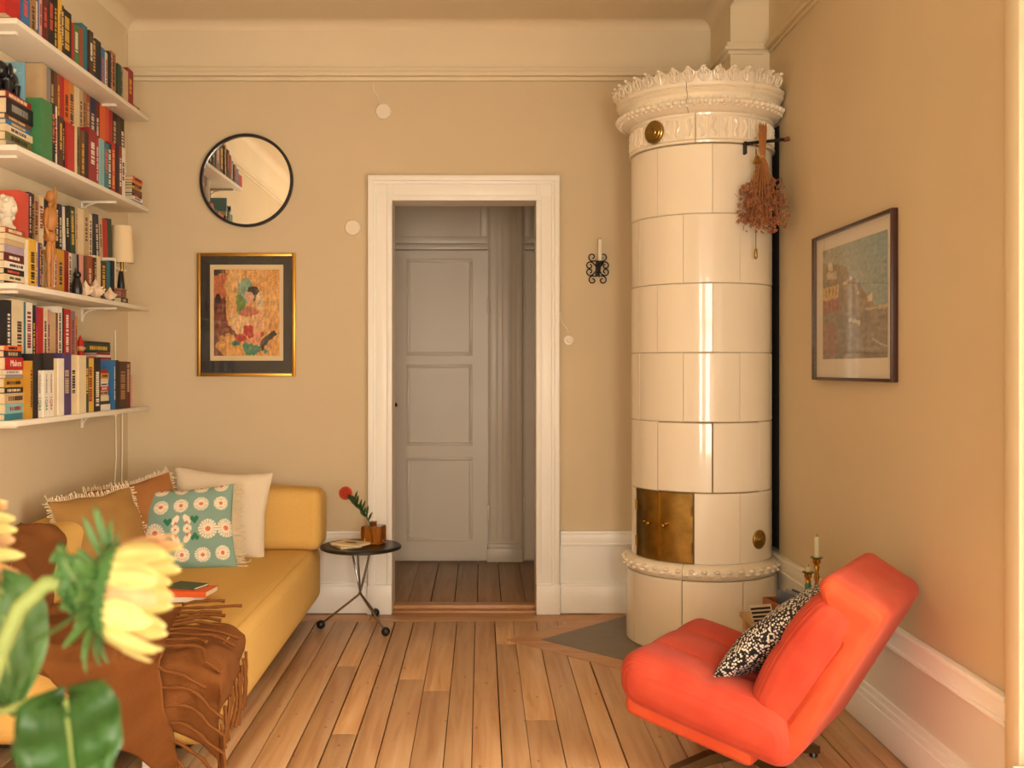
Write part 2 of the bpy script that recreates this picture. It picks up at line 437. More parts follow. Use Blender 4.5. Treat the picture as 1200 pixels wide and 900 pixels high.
moulding('trim_7', [(XR-.004, XR, REAR, FY, ZM+.06, ZC), (XR-.022, XR, REAR, FY-.036, ZM+.036, ZM+.062), (XR-.034, XR, REAR, FY-.036, ZM+.018, ZM+.037), (XR-.014, XR, REAR, FY-.036, ZM, ZM+.019)], M_cream, 'cream frieze and picture moulding on the stove side')
fl = struct('wall_flue', box_bm(FL, XR, FY, YB, 2.80, ZC), M_cream, label='cream flue box rising from the tile stove to the ceiling')
obj('flue_moulding', boxes((FL-.022, XR-.036, FY-.022, YB-.036, ZM+.036, ZM+.062), (FL-.034, XR-.036, FY-.034, YB-.036, ZM+.018, ZM+.037), (FL-.014, XR-.036, FY-.014, YB-.036, ZM, ZM+.019), bev=.004), M_cream, fl)
obj('flue_cove', cove((FL, YB, 0), (FL, FY-.07, 0), (-1, 0, 0)), M_ceil, fl)
obj('flue_cove', cove((FL-.0, FY, 0), (XR, FY, 0), (0, -1, 0)), M_ceil, fl)

# door casing: stepped profile round three sides, plinth blocks below
c0, c1, cz = (432-VX)/206, (655-VX)/206, EYE+(432-207)/206
cas = struct_root('trim_8', 'white stepped casing round the doorway')
def casing_side(s):
    xo, xi = (c0, DX0) if s < 0 else (c1, DX1); w = xi-xo
    q = lambda t: xo+w*t
    def b(t0, t1, d): a, c = sorted((q(t0), q(t1))); return (a, c, YB-d, YB+.002, .165, cz-.0)
    obj('casing_upright', boxes(b(0, .22, .046), b(.2, .34, .034), b(.33, .8, .024), b(.78, 1, .034), bev=.003), M_white, cas)
    a, c = sorted((q(-.03), q(1)))
    obj('plinth_block', box_bm(a, c, YB-.052, YB+.002, .001, .168, .004), M_white, cas)
casing_side(-1); casing_side(1)
h = cz-DZ
obj('casing_head', boxes((c0, c1, YB-.048, YB+.002, cz-.03, cz), (c0+.03, c1-.03, YB-.036, YB+.002, cz-.048, cz-.028), (c0+.04, c1-.04, YB-.026, YB+.002, DZ+.028, cz-.046), (DX0-.03, DX1+.03, YB-.036, YB+.002, DZ, DZ+.03), bev=.003), M_white, cas)
obj('jamb', boxes((DX0-.02, DX0, YB, YB+T, 0, DZ+.02), (DX1, DX1+.02, YB, YB+T, 0, DZ+.02), (DX0, DX1, YB, YB+T, DZ, DZ+.02)), M_hallpaint, cas, smooth=False)

# dado: rail, white panel and baseboard
def dado_back(name, x0, x1, label):
    r = struct_root(name, label)
    obj('dado_panel', box_bm(x0, x1, YB-.008, YB, .16, .42), M_white, r, smooth=False)
    obj('dado_rail', boxes((x0, x1, YB-.030, YB, .452, .470), (x0, x1, YB-.022, YB, .395, .455), (x0, x1, YB-.028, YB, .388, .402), bev=.003), M_white, r)
    obj('baseboard', boxes((x0, x1, YB-.028, YB, .004, .158), (x0, x1, YB-.020, YB, .155, .172), bev=.003), M_white, r)
dado_back('baseboard_back_left', XL+.002, c0-.006, 'white dado with rail and baseboard between sofa and doorway')
dado_back('baseboard_back_right', c1+.006, XR-.04, 'white dado with rail and baseboard between doorway and tile stove')
def dado_side(name, xw, s, y0, y1, label):
    r = struct_root(name, label)
    def b(d, a, c): p = sorted((xw, xw+s*d)); return (p[0], p[1], y0, y1, a, c)
    obj('dado_panel', boxes(b(.006, .14, .42)), M_white, r, smooth=False)
    obj('dado_rail', boxes(b(.030, .440, .458), b(.022, .385, .445), b(.028, .372, .388), bev=.003), M_white, r)
    obj('baseboard', boxes(b(.030, .004, .118), b(.023, .112, .142), b(.015, .140, .166), bev=.003), M_white, r)
dado_side('baseboard_right', XR, -1, 2.91, YB-.04, 'white dado with rail and tall baseboard along the right wall')
dado_side('baseboard_left', XL, 1, REAR, YB-.04, 'white dado with rail and baseboard behind the sofa')
# tall window in the right wall; only the edge of its casing shows
dr = struct_root('window_3', 'white casing and casements of the tall window in the right wall')
obj('window_casing', boxes((XR-.026, XR, 2.84, 2.905, 0, 2.78), (XR-.05, XR, 2.78, 2.85, 0, 2.78), (XR-.03, XR, WY1, 2.79, 0, 2.78), (XR-.04, XR, WY0-.16, WY0, 0, 2.78), (XR-.03, XR, WY0, WY1, WZ1, 2.78), (XR-.02, XR, WY0, WY1, 0, WZ0-.03), bev=.004), M_cream, dr)
ym_ = (WY0+WY1)/2
obj('window_frame', boxes((XR+.13, XR+.2, WY0, WY0+.06, WZ0, WZ1), (XR+.13, XR+.2, WY1-.06, WY1, WZ0, WZ1), (XR+.13, XR+.2, ym_-.055, ym_+.055, WZ0, WZ1), (XR+.13, XR+.2, WY0, WY1, WZ0, WZ0+.07), (XR+.13, XR+.2, WY0, WY1, WZ1-.07, WZ1), (XR+.13, XR+.2, WY0, WY1, WZ1-.62, WZ1-.55)), M_white, dr, smooth=False)
for a, b in ((WY0+.06, ym_-.055), (ym_+.055, WY1-.06)):
    for za, zb in ((WZ0+.07, WZ1-.62), (WZ1-.55, WZ1-.07)): obj('window_pane', box_bm(XR+.164, XR+.168, a, b, za, zb), M_wglass, dr, smooth=False)
obj('window_sill', box_bm(XR-.08, XR+.13, WY0-.05, WY1+.04, WZ0-.03, WZ0, .004), M_white, dr)

# the hall beyond the doorway
struct('wall_hall', boxes((-1.6, 1.6, HY, HY+.1, -.06, 3.4), (-1.65, -1.55, YB+T, HY, -.06, 3.4), (1.5, 1.6, YB+T, HY, -.06, 3.4)), M_hallpaint, label='painted panelled wall of the hall')
struct('ceiling_hall', box_bm(-1.6, 1.6, YB+T, HY+.1, 3.0, 3.1), M_hallpaint)
hx = lambda px: (px-VX)*HY/FPX
hz = lambda py: EYE-(py-VY)*HY/FPX
def panel_ring(bm, x0, x1, z0, z1, y, w=.022, d=.014):
    for b in ((x0, x1, z1-w, z1), (x0, x1, z0, z0+w), (x0, x0+w, z0+w, z1-w), (x1-w, x1, z0+w, z1-w)):
        bx(bm, b[0], b[1], y-d, y, b[2], b[3], bev=.004)
d1_ = struct_root('door_1', 'grey-white three-panel cupboard door in the hall')
x0, x1 = hx(440), hx(571)
def leaf(root, x0, x1, px0, px1, rows_, z1):
    yf = HY-.035
    st = [(x0, px0, HY-.045, HY, .02, z1), (px1, x1, HY-.045, HY, .02, z1)]
    zs = [.02]+[v for r_ in rows_ for v in r_]+[z1]
    for k in range(0, len(zs), 2): st.append((px0, px1, HY-.045, HY, zs[k], zs[k+1]))
    obj('door_frame', boxes(*st), M_hallpaint, root, smooth=False)
    for (a, b) in rows_:
        p = obj('panel', box_bm(px0, px1, HY-.030, HY, a, b), M_hallpaint, root, smooth=False)
        bm = bmesh.new(); panel_ring(bm, px0-.012, px1+.012, a-.012, b+.012, HY-.029, .024, .022)
        obj('panel_moulding', bm, M_hallpaint, p)
leaf(d1_, x0, x1, hx(479), hx(552), [(hz(631), hz(537)), (hz(520), hz(429)), (hz(415), hz(306))], hz(295))
kb = bmesh.new(); ball(kb, (hx(464), HY-.07, hz(474)), .016); tube(kb, [(hx(464), HY-.045, hz(474)), (hx(464), HY-.07, hz(474))], .007)
obj('door_knob', kb, M_iron, d1_)
for py in (358, 600): obj('hinge', box_bm(hx(570.5), hx(573.5), HY-.055, HY-.04, hz(py+9), hz(py-9), .002), M_hallpaint, d1_)
tr = struct_root('trim_9', 'grooved pilaster and transom of the hall cupboards')
obj('pilaster', boxes((hx(572.5), hx(613), HY-.03, HY, 0, 3), (hx(574), hx(583), HY-.05, HY, .16, 3), (hx(588), hx(599), HY-.05, HY, .16, 3), (hx(604), hx(612), HY-.05, HY, .16, 3), bev=.003), M_hallpaint, tr)
obj('plinth_block', boxes((hx(570.5), hx(612), HY-.07, HY, .002, hz(641)), (hx(572), hx(610.5), HY-.062, HY, hz(641), hz(636)), bev=.003), M_hallpaint, tr)
obj('transom_rail', boxes((hx(430), hx(572), HY-.06, HY, hz(293.5), hz(288)), (hx(614), hx(660), HY-.06, HY, hz(293.5), hz(288)), bev=.003), M_hallpaint, tr)
bm = bmesh.new(); panel_ring(bm, hx(430), hx(571), hz(286), hz(180), HY, .05, .03); panel_ring(bm, hx(615), hx(690), hz(286), hz(180), HY, .05, .03)
obj('transom_panel', bm, M_hallpaint, tr)
d2_ = struct_root('door_2', 'second painted cupboard door in the hall')
leaf(d2_, hx(615), hx(720), hx(637), hx(700), [(hz(631), hz(537)), (hz(520), hz(429)), (hz(415), hz(306))], hz(295))
for py in (358, 590): obj('hinge', box_bm(hx(613), hx(616), HY-.055, HY-.04, hz(py+9), hz(py-9), .002), M_hallpaint, d2_)
# ------------------------------------------------------------------ tile stove
SX, SY, SR = 1.136, 5.30, .3556
A0 = -102.1                                    # world angle (degrees) of the side that faces the room
stove = thing('tile_stove', 'tall round cream glazed tile stove with brass doors and leaf-crested cornice', 'stove', (SX, SY, 0))
WALLX = XR-.006-SX; WALLY = YB-.004-SY
def clampx(bm):
    for v in bm.verts:
        if v.co.x > WALLX: v.co.x = WALLX
        if v.co.y > WALLY: v.co.y = WALLY
def sector(p0, p1, prof, seg=10):
    """piece of a turned profile [(r, z) ...] between two angles, closed at the back"""
    bm = bmesh.new(); cols = []
    for k in range(seg+1):
        a = math.radians(A0+p0+(p1-p0)*k/seg)
        cols.append([bm.verts.new((r*math.cos(a), r*math.sin(a), z)) for r, z in prof])
    n = len(prof)
    for k in range(seg):
        for j in range(n): bm.faces.new((cols[k][j], cols[k][(j+1) % n], cols[k+1][(j+1) % n], cols[k+1][j]))
    bm.faces.new(cols[0]); bm.faces.new(cols[-1][::-1])
    return bm
def tile(p0, p1, z0, z1, R, gap=.0012, name='tile', dr=0):
    g = math.degrees(gap/R); e = .004
    R += dr
    bm = sector(p0+g, p1-g, [(R-.03, z0+gap), (R-e, z0+gap), (R, z0+gap+e), (R, z1-gap-e), (R-e, z1-gap), (R-.03, z1-gap)])
    clampx(bm)
    return obj(name, bm, M_tile, stove, ang=25)
bm = bmesh.new(); lathe(bm, [(SR-.012, .002), (SR-.012, 2.80)], 48); clampx(bm)
core = obj('core', bm, M_joint, stove)
core['label'] = 'dark joints between the glazed tiles'
zr = [.785, 1.13, 1.468, 1.805, 2.142, 2.480]
for r in range(5):
    off = 9 if r % 2 == 0 else -13.5
    for k in range(8):
        p = off+45*k
        wide = .0042 if (r == 0 and k in (0, 7)) else rnd.choice([.0008, .0011, .0014])
        tile(p, p+45, zr[r], zr[r+1], SR, wide, dr=rnd.uniform(-.0012, .0012))
# fire-box row: tiles beside the brass doors
FZ0, FZ1 = .44, .785
for a, b in ((-5, 31.5), (31.5, 76.5), (76.5, 121.5), (121.5, 166.5), (166.5, 211.5), (211.5, 256.5), (256.5, 297)):
    tile(a, b, FZ0, FZ1, SR)
# moulded ring with a twisted leaf pattern, in sections
def ring_bm(p0, p1):
    prof = [(.34, .362), (.372, .364), (.384, .372), (.394, .388), (.398, .402), (.392, .418), (.380, .430), (.366, .440), (.34, .441)]
    bm = sector(p0, p1, prof, 30)
    for v in bm.verts:
        r = math.hypot(v.co.x, v.co.y); a = math.degrees(math.atan2(v.co.y, v.co.x))
        if r > .385:
            s = 1+.010*math.sin(math.radians(a*24)+v.co.z*120)*(1-abs(v.co.z-.402)/.05)
            v.co.x *= s; v.co.y *= s
    clampx(bm); return bm
for a, b in ((-58, -13.2), (-12.8, 31.3), (31.7, 76), (76.4, 121), (121.4, 166), (166.4, 211), (211.4, 256), (256.4, 301.8)):
    r_ = obj('ring_moulding', ring_bm(a, b), M_tile, stove, ang=70)
    bm = bmesh.new(); n = 5
    for k in range(n):
        am = math.radians(A0+a+(b-a)*(k+.5)/n)
        for s in (-1, 1):
            c = Vector((.394*math.cos(am+s*.035), .394*math.sin(am+s*.035), .402+s*.009))
            ball(bm, c, .016, 8, 6, (1, 1, .62))
    clampx(bm); obj('leaf_relief', bm, M_tile, r_)
for a, b in ((-58.5, -13.5), (-13.5, 31.5), (31.5, 76.5), (76.5, 121.5), (121.5, 166.5), (166.5, 211.5), (211.5, 256.5), (256.5, 301.5)):
    tile(a, b, .004, .364, .383, .0028 if a == -13.5 else .0016)
# frieze of little relief panels
zf0, zf1 = 2.482, 2.628
for k in range(8):
    p0 = 9+45*k-13; p1 = p0+45
    bm = sector(p0+.25, p1-.25, [(SR-.03, zf0), (SR+.012, zf0+.002), (SR+.014, zf0+.012), (SR+.004, zf0+.022), (SR+.004, zf1-.016), (SR+.010, zf1-.012), (SR+.012, zf1), (SR-.03, zf1)], 16)
    clampx(bm); fz = obj('frieze_tile', bm, M_tile, stove, ang=30)
    for j in range(5):
        am = p0+4.5+9*j; bm = bmesh.new()
        R = SR+.004
        for s in (-1, 1):                       # raised bars between the figures
            a = math.radians(A0+am+s*3.6)
            c, sn = math.cos(a), math.sin(a)
            tube(bm, [(R*c, R*sn, zf0+.026), (R*c, R*sn, zf1-.02)], .0045, 5)
        pts = []
        for i in range(9):                      # little twisting stem
            t = i/8; a = math.radians(A0+am+1.1*math.sin(t*7+j)); pts.append((R*math.cos(a), R*math.sin(a), zf0+.032+t*(zf1-zf0-.06)))
        tube(bm, pts, lambda t: .006+.005*math.sin(t*9)**2, 6)
        a = math.radians(A0+am); ball(bm, (R*math.cos(a), R*math.sin(a), zf1-.03), .007, 8, 6)
        clampx(bm); obj('relief_panel', bm, M_tile, fz)
# cornice, in sections with open joints
prof = [(.33, 2.629), (.372, 2.629), (.385, 2.636), (.408, 2.648), (.424, 2.662), (.428, 2.674), (.420, 2.682), (.402, 2.690), (.398, 2.702), (.406, 2.716), (.422, 2.724), (.428, 2.732), (.420, 2.738), (.432, 2.744), (.434, 2.760), (.420, 2.764), (.33, 2.764)]
for k in range(8):
    p0 = -9+45*k
    bm = sector(p0+.2, p0+44.8, prof, 18); clampx(bm); cn = obj('cornice_section', bm, M_tile, stove, ang=30)
    bm = bmesh.new()
    for j in range(9):                          # bead and leaf row on the lower swelling
        a = math.radians(A0+p0+2.5+5*j)
        ball(bm, (.424*math.cos(a), .424*math.sin(a), 2.668), .0155, 8, 6, (1, 1, .8))
        ball(bm, (.412*math.cos(a+.04), .412*math.sin(a+.04), 2.652), .008, 6, 5)
        ball(bm, (.400*math.cos(a), .400*math.sin(a), 2.694), .006, 6, 5)
    clampx(bm); obj('leaf_relief', bm, M_tile, cn)
# crest: upright acanthus leaves round the top
def crest_leaf():
    bm = bmesh.new(); n = 7
    # fan of curled lobes on a thick back plate (local: x across, y outward, z up)
    out = [(-.034, 0), (-.037, .018), (-.033, .036), (-.034, .050), (-.020, .060), (-.010, .070), (0, .076), (.010, .078), (.020, .060), (.034, .050), (.033, .036), (.037, .018), (.034, 0)]
    lo = [bm.verts.new((x, -.010+.02*(z/.088)**2, z)) for x, z in out]; hi = [bm.verts.new((x*.9, .004+.026*(z/.088)**2, z)) for x, z in out]
    bm.faces.new(lo); bm.faces.new(hi[::-1]); m = len(out)
    for i in range(m): bm.faces.new((lo[i], lo[(i+1) % m], hi[(i+1) % m], hi[i]))
    for s in (-1, 1):
        pts = [(s*.006, .012, .004), (s*.020, .018, .022), (s*.022, .024, .044), (s*.012, .028, .056), (s*.007, .030, .044), (s*.011, .030, .036)]
        tube(bm, pts, .0048, 6)
    tube(bm, [(0, .010, .002), (0, .016, .03), (0, .026, .06), (0, .034, .072)], lambda t: .006*(1-.6*t), 6)
    ball(bm, (0, .034, .070), .009, 8, 6)
    return bm
leaf_me = to_mesh(crest_leaf(), 'crest_leaf', M_tile, True, 50)
NL = 38
for k in range(NL):
    a = math.radians(A0+360*k/NL+2)
    c = Vector((.412*math.cos(a), .412*math.sin(a), 2.763))
    if c.x > WALLX-.05 or c.y > WALLY-.02: continue
    mesh_obj('crest_leaf', leaf_me, stove, c, (0, 0, a-PI/2)).scale = (1.16, 1.1, .9)
bm = bmesh.new(); lathe(bm, [(.41, 2.764), (.41, 2.80), (.30, 2.81)], 40); clampx(bm); obj('top_slab', bm, M_tile, stove)
gs = obj('gap_shade_strip', box_bm(XR-.007-SX, XR-.001-SX, 5.185-SY, 5.46-SY, .475, 2.62), mat('slot_shade_black', '15130f', .95), stove, smooth=False)  # thin black board added on the wall as painted shade in the slot
gs['label'] = 'black strip standing for the shade in the gap between stove and right wall'
# brass doors: two curved leaves
def brass_leaf(p0, p1):
    R = SR+.004
    bm = sector(p0, p1, [(R-.01, FZ0+.004), (R, FZ0+.004), (R+.003, FZ0+.008), (R+.003, FZ1-.004), (R, FZ1), (R-.01, FZ1)], 8)
    return obj('fire_door', bm, M_brass, stove, ang=30)
lf = brass_leaf(-62, -33.8); rt = brass_leaf(-33.2, -6)
lf['label'] = rt['label'] = 'tarnished brass fire door leaf'
def knob_at(p, z, par, r=.010):
    a = math.radians(A0+p); d = Vector((math.cos(a), math.sin(a), 0)); bm = bmesh.new()
    tube(bm, [d*(SR+.005)+Vector((0, 0, z)), d*(SR+.024)+Vector((0, 0, z))], .005, 8); ball(bm, d*(SR+.028)+Vector((0, 0, z)), r, 12, 8)
    obj('door_knob', bm, M_brass_b, par)
knob_at(-42, .624, lf); knob_at(-28, .622, rt, .011)
for p, z, par in ((-46, .632, lf), (-26, .632, rt)):
    knob_at(p, z, par, .006)
for p, par in ((-61.5, lf), (-7, rt)):
    for z in (.52, .70):
        a = math.radians(A0+p); bm = bmesh.new(); R = SR+.008
        tube(bm, [(R*math.cos(a), R*math.sin(a), z-.025), (R*math.cos(a), R*math.sin(a), z+.025)], .006, 8); obj('hinge', bm, M_brass, par)
bm = sector(-33.9, -33.1, [(SR, FZ0+.004), (SR+.011, FZ0+.004), (SR+.011, FZ1), (SR, FZ1)], 2); obj('door_strip', bm, M_brass_b, rt)
def vent(p, z, r, R, name, label):
    a = math.radians(A0+p); d = Vector((math.cos(a), math.sin(a), 0)); c = d*(R-.008)+Vector((0, 0, z)); bm = bmesh.new()
    disc_prism(bm, c, r, d, .016, 32, .004); v = obj(name, bm, M_brass, stove); v['label'] = label
    bm = bmesh.new(); disc_prism(bm, c+d*.015, r*.78, d, .006, 32, .003); disc_prism(bm, c+d*.020, r*.42, d, .005, 24, .003); ball(bm, c+d*.026, .006, 8, 6); obj('vent_boss', bm, M_brass, v)
vent(-37.5, 2.558, .056, SR+.016, 'damper_vent', 'round brass damper lid on the frieze')
vent(51.6, .552, .047, SR+.002, 'soot_hatch', 'round brass soot hatch')

# iron rod with the dried bunch, the bell and the pull cord
rod = thing('damper_rod', 'rusty iron damper rod sticking out of the tile stove frieze', 'rod', (1.286, 4.955, 2.478))
bm = bmesh.new(); tube(bm, [(-.012, 0, 0), (.05, -.004, .006), (.12, 0, .014), (.198, .005, .024)], .008, 8); obj('rod_bar', bm, M_iron, rod)
bm = bmesh.new(); bx(bm, -.016, -.002, -.012, .03, -.05, .010, .003); obj('rod_hook', bm, M_iron, rod)
bm = bmesh.new(); tube(bm, [(.180, .005, .020), (.206, .005, .026)], .011, 10); obj('rod_tip', mat and bm, mat('rust', '6b3a24', .7), rod)
M_dry1 = mat('dry_stem', 'a8713f', .9); M_dry2 = mat('dry_petal', 'a06848', .95, var=.35, vscale=60)
fb = thing('dried_flower_bunch', 'bunch of dried pink flowers hanging upside down from the iron rod', 'flowers', (1.348, 4.905, 2.55))
rb = random.Random(3); stems = bmesh.new(); heads = bmesh.new(); twigs = bmesh.new()
for k in range(70):
    a = rb.uniform(0, 2*PI); r0 = .020*math.sqrt(rb.random()); r2 = .105*math.sqrt(rb.random()); L = rb.uniform(.34, .50)
    if math.sin(a)*r2 > .05: r2 *= .6
    tp = Vector((r0*math.cos(a), r0*math.sin(a)*.5, rb.uniform(-.03, .02))); nk = Vector((.010*math.cos(a), .008*math.sin(a), -.15))
    e = Vector((r2*math.cos(a), r2*math.sin(a)*.7, -L))
    e.y = min(e.y, .022)
    tube(stems, [tp, nk, (nk+e)*.5+Vector((rb.uniform(-.01, .01), 0, 0)), e], .0019, 4)
    for j in range(rb.choice([5, 6, 7])):
        c = e+Vector((rb.uniform(-.028, .028), rb.uniform(-.025, .012), rb.uniform(-.02, .10)))
        r = rb.uniform(.007, .015)
        # a papery flower: five bent petals
        ax = Vector((rb.uniform(-1, 1), rb.uniform(-1, 1), rb.uniform(-1, .3))).normalized(); u = ax.orthogonal().normalized(); w = ax.cross(u)
        for q in range(5):
            b = 2*PI*q/5; d = u*math.cos(b)+w*math.sin(b); s = u*math.cos(b+PI/2)+w*math.sin(b+PI/2)
            p = [c, c+d*r*.7+s*r*.4, c+d*r*1.3+ax*r*.5, c+d*r*.7-s*r*.4]
            heads.faces.new([heads.verts.new(z_) for z_ in p])
for k in range(16):
    a = rb.uniform(0, 2*PI); s = Vector((.05*math.cos(a), .03*math.sin(a), rb.uniform(-.42, -.30)))
    tube(twigs, [s, s+Vector((.05*math.cos(a), .02*math.sin(a), -.03)), s+Vector((.085*math.cos(a), .02*math.sin(a), -.02+rb.uniform(-.05, .02)))], .0012, 4)
obj('stems', stems, M_dry1, fb, kind='stuff'); obj('flower_heads', heads, M_dry2, fb, smooth=False, kind='stuff'); obj('twigs', twigs, M_dry2, fb, kind='stuff')
bm = bmesh.new(); lathe(bm, [(.013, -.006), (.015, 0), (.013, .006)], 12, (0, 0, -.145)); obj('twine', bm, mat('twine', 'b98e5a', .9), fb)
bl = thing('bell', 'small brass bell hanging beside the dried flowers', 'bell', (1.318, 4.895, 2.475))
bm = bmesh.new(); lathe(bm, [(.022, -.104), (.020, -.098), (.014, -.088), (.011, -.074), (.004, -.066)], 16); obj('bell_cup', bm, M_brass_b, bl)
bm = bmesh.new(); tube(bm, [(0, 0, -.066), (0, .02, -.02), (0, .055, .006)], .0016, 5); obj('bell_cord', bm, M_dry1, bl)
pl_ = thing('pull_cord', 'thin damper pull cord with brass weight under the dried flowers', 'cord', (1.322, 4.93, 2.47))
bm = bmesh.new(); tube(bm, [(0, 0, 0), (.0, 0, -.51)], .0016, 5); obj('cord', bm, M_iron, pl_)
bm = bmesh.new(); lathe(bm, [(.003, -.50), (.008, -.51), (.008, -.545), (.004, -.552)], 10); obj('weight', bm, M_brass, pl_)
# ------------------------------------------------------------------ sofa
M_sofa = mat_weave('mustard_weave', 'e6be70', 'd2a658', 330, bump=.25)
XF, YN, YF, ZB, ZS = -.88, 3.42, 5.66, .115, .425        # front edge, near end, far end, underside, seat
sofa = thing('sofa', 'mustard yellow daybed sofa with block bolsters and white legs along the bookshelf wall', 'sofa', (-1.43, (YN+YF)/2, 0))
sx0 = -1.43; sy0 = (YN+YF)/2
w = XF-(-1.985); cx = (XF-1.985)/2-sx0
def seat_def(v, p):
    v = v.copy()
    if v.z > 0: v.z += .008*math.cos(v.x/w*2.6)*math.cos(v.y/(YF-YN)*2.8)
    return v
obj('seat', rbox(w, YF-YN, ZS-ZB, .065, (26, 44, 12), seat_def), M_sofa, sofa, (cx, 0, (ZS+ZB)/2), ang=60)
def puff(v, p):
    v = v.copy(); v.z += .006*math.sin(v.x*9+v.y*5); return v
obj('bolster', rbox(XF+.03-(-1.70), .27, .325, .055, (30, 10, 10), puff), M_sofa, sofa, ((XF+.03-1.70)/2-sx0, YF-.125-sy0, ZS+.158), ang=60)
obj('bolster', rbox(.27, YF-YN-.02, .315, .07, (10, 40, 10), puff), M_sofa, sofa, (-1.985+.135-sx0, 0, ZS+.152), ang=60)
def leg(x, y):
    bm = bmesh.new(); bx(bm, x-.02, x+.02, y-.02, y+.02, 0, ZB+.012, .003); obj('leg', bm, mat('white_metal', 'e6e2da', .4), sofa, (-sx0, -sy0, 0))
for x in (-1.13, -1.90):
    for y in (YN+.07, YF-.12): leg(x, y)
bm = bmesh.new(); bx(bm, -1.93, XF-.12, YN+.10, YF-.14, ZB-.03, ZB+.01); obj('base_frame', bm, M_black, sofa, (-sx0, -sy0, 0))
# fine seams on the bolster end and seat
bm = bmesh.new()
def seam(pts): tube(bm, [Vector(p)-Vector((sx0, sy0, 0)) for p in pts], .0022, 5)
seam([(XF-.03, YN+.2, ZS-.0045), (XF-.03, YF-.30, ZS-.0045)])
obj('piping', bm, M_sofa, sofa)

# ------------------------------------------------------------------ pillows
def pillow_shape(wd, ht, th, n=40, wob=.006, seed=0, fn=None):
    """soft square cushion: x across, z up, y thickness; returns bmesh and a (u, v) list for the front"""
    bm = bmesh.new(); rows_ = []; uv = {}
    def P(u, v, s):
        k = (max(0, 1-abs(u)**2.6)*max(0, 1-abs(v)**2.6))**.52
        pin = 1-.075*(1-abs(v)**1.5)*abs(u)**4; pin2 = 1-.075*(1-abs(u)**1.5)*abs(v)**4
        x = u*wd/2*pin; z = v*ht/2*pin2
        wv = wob*noise.noise(Vector((u*2.1+seed, v*2.1, s*3+seed)))*2
        p = Vector((x, s*(th/2*k)+wv*(1 if k > .02 else 0), z+wob*noise.noise(Vector((u*2+seed*3, v, 5)))))
        return fn(p, u, v, s) if fn else p
    grid = {}
    for s in (-1, 1):
        for i in range(n+1):
            for j in range(n+1):
                u, v = -1+2*i/n, -1+2*j/n
                edge = i in (0, n) or j in (0, n)
                if s == 1 and edge: grid[(s, i, j)] = grid[(-1, i, j)]
                else:
                    grid[(s, i, j)] = bm.verts.new(P(u, v, s)); uv[grid[(s, i, j)]] = (u, v, s)
        for i in range(n):
            for j in range(n): bm.faces.new([grid[(s, i+a, j+b)] for a, b in ((0, 0), (1, 0), (1, 1), (0, 1))])
    return bm, uv, P
def paint(me, cols, name='print'):
    at_ = me.color_attributes.new(name, 'FLOAT_COLOR', 'POINT')
    at_.data.foreach_set('color', [x for c in cols for x in (*c, 1)])
def fringe(P, sides, n, L, seed, r=.0022):
    rf = random.Random(seed); bm = bmesh.new()
    for sd in sides:
        for k in range(n):
            t = -1+2*(k+.5)/n
            u, v = {'l': (-1, t), 'r': (1, t), 't': (t, 1), 'b': (t, -1)}[sd]
            p = P(u, v, -1); d = Vector({'l': (-1, 0, -.1), 'r': (1, 0, -.15), 't': (0, 0, 1), 'b': (0, -.5, -.5)}[sd]).normalized()
            q = Vector((rf.uniform(-.7, .7), rf.uniform(-.5, .3), rf.uniform(-.5, .5)))
            l = L*rf.uniform(.7, 1.15)
            a = p+d*l*.5+q*l*.25; b = p+d*l+q*l*.55
            tube(bm, [p, a, b], r, 4)
            tube(bm, [b, p+d*l*.75+q*l*.9], r, 4)
    return bm
M_fringe = mat('cream_fringe', 'e0cfae', .95)
def flower_print(u, v):
    """sage cushion print: daisies with coral centres and small leaves"""
    base = hexc('85a596'); pet = hexc('efe0c4'); cen = hexc('d8765c'); leafc = hexc('2f7a55')
    x, y = u*.25, v*.21
    def daisy(cx, cy, r, sq=1.0):
        dx, dy = x-cx, (y-cy)/sq; d = math.hypot(dx, dy)
        if d > r: return None
        if d < r*.27: return cen
        a = math.atan2(dy, dx); k = abs(math.sin(a*9))
        return pet if k > .28+.25*(d/r-.5) or d < r*.5 else None
    for cx in (-.19, -.095, 0, .095, .19):
        for cy, r in ((.105, .036), (-.14, .036), (.205, .036)):
            c = daisy(cx, cy, r)
            if c: return c
    for cx in (-.215, -.125, .125, .215):
        c = daisy(cx, -.02, .046)
        if c: return c
    for sx_ in (-1, 1):
        c = daisy(sx_*.028, -.012, .021)
        if c: return c
        for sy_ in (-1, 1):
            dx = sx_*x-.026; dy = sy_*(y+.012)-.045
            a = dx*.5-dy*.86; b = dx*.86+dy*.5
            if (a/.026)**2+(b/.014)**2 < 1: return cen if b < -.002 and a > .006 else pet
            for q in ((.062, .034), (.072, .046), (.052, .046)):
                if ((sx_*x-q[0])/.009)**2+((sy_*(y+.012)-q[1])/.012)**2 < 1: return leafc
    return base
# cream pillow
bm, uv, P = pillow_shape(.50, .45, .15, 36, .008, 1)
o = obj('pillow', bm, mat_weave('cream_linen', 'eadbc2', 'd9c8ab', 500, bump=.2), None, (-1.345, 5.26, .645), (math.radians(-14), math.radians(4), math.radians(5)))
tag(o, 'large plain cream linen pillow against the far bolster of the sofa', 'pillow')
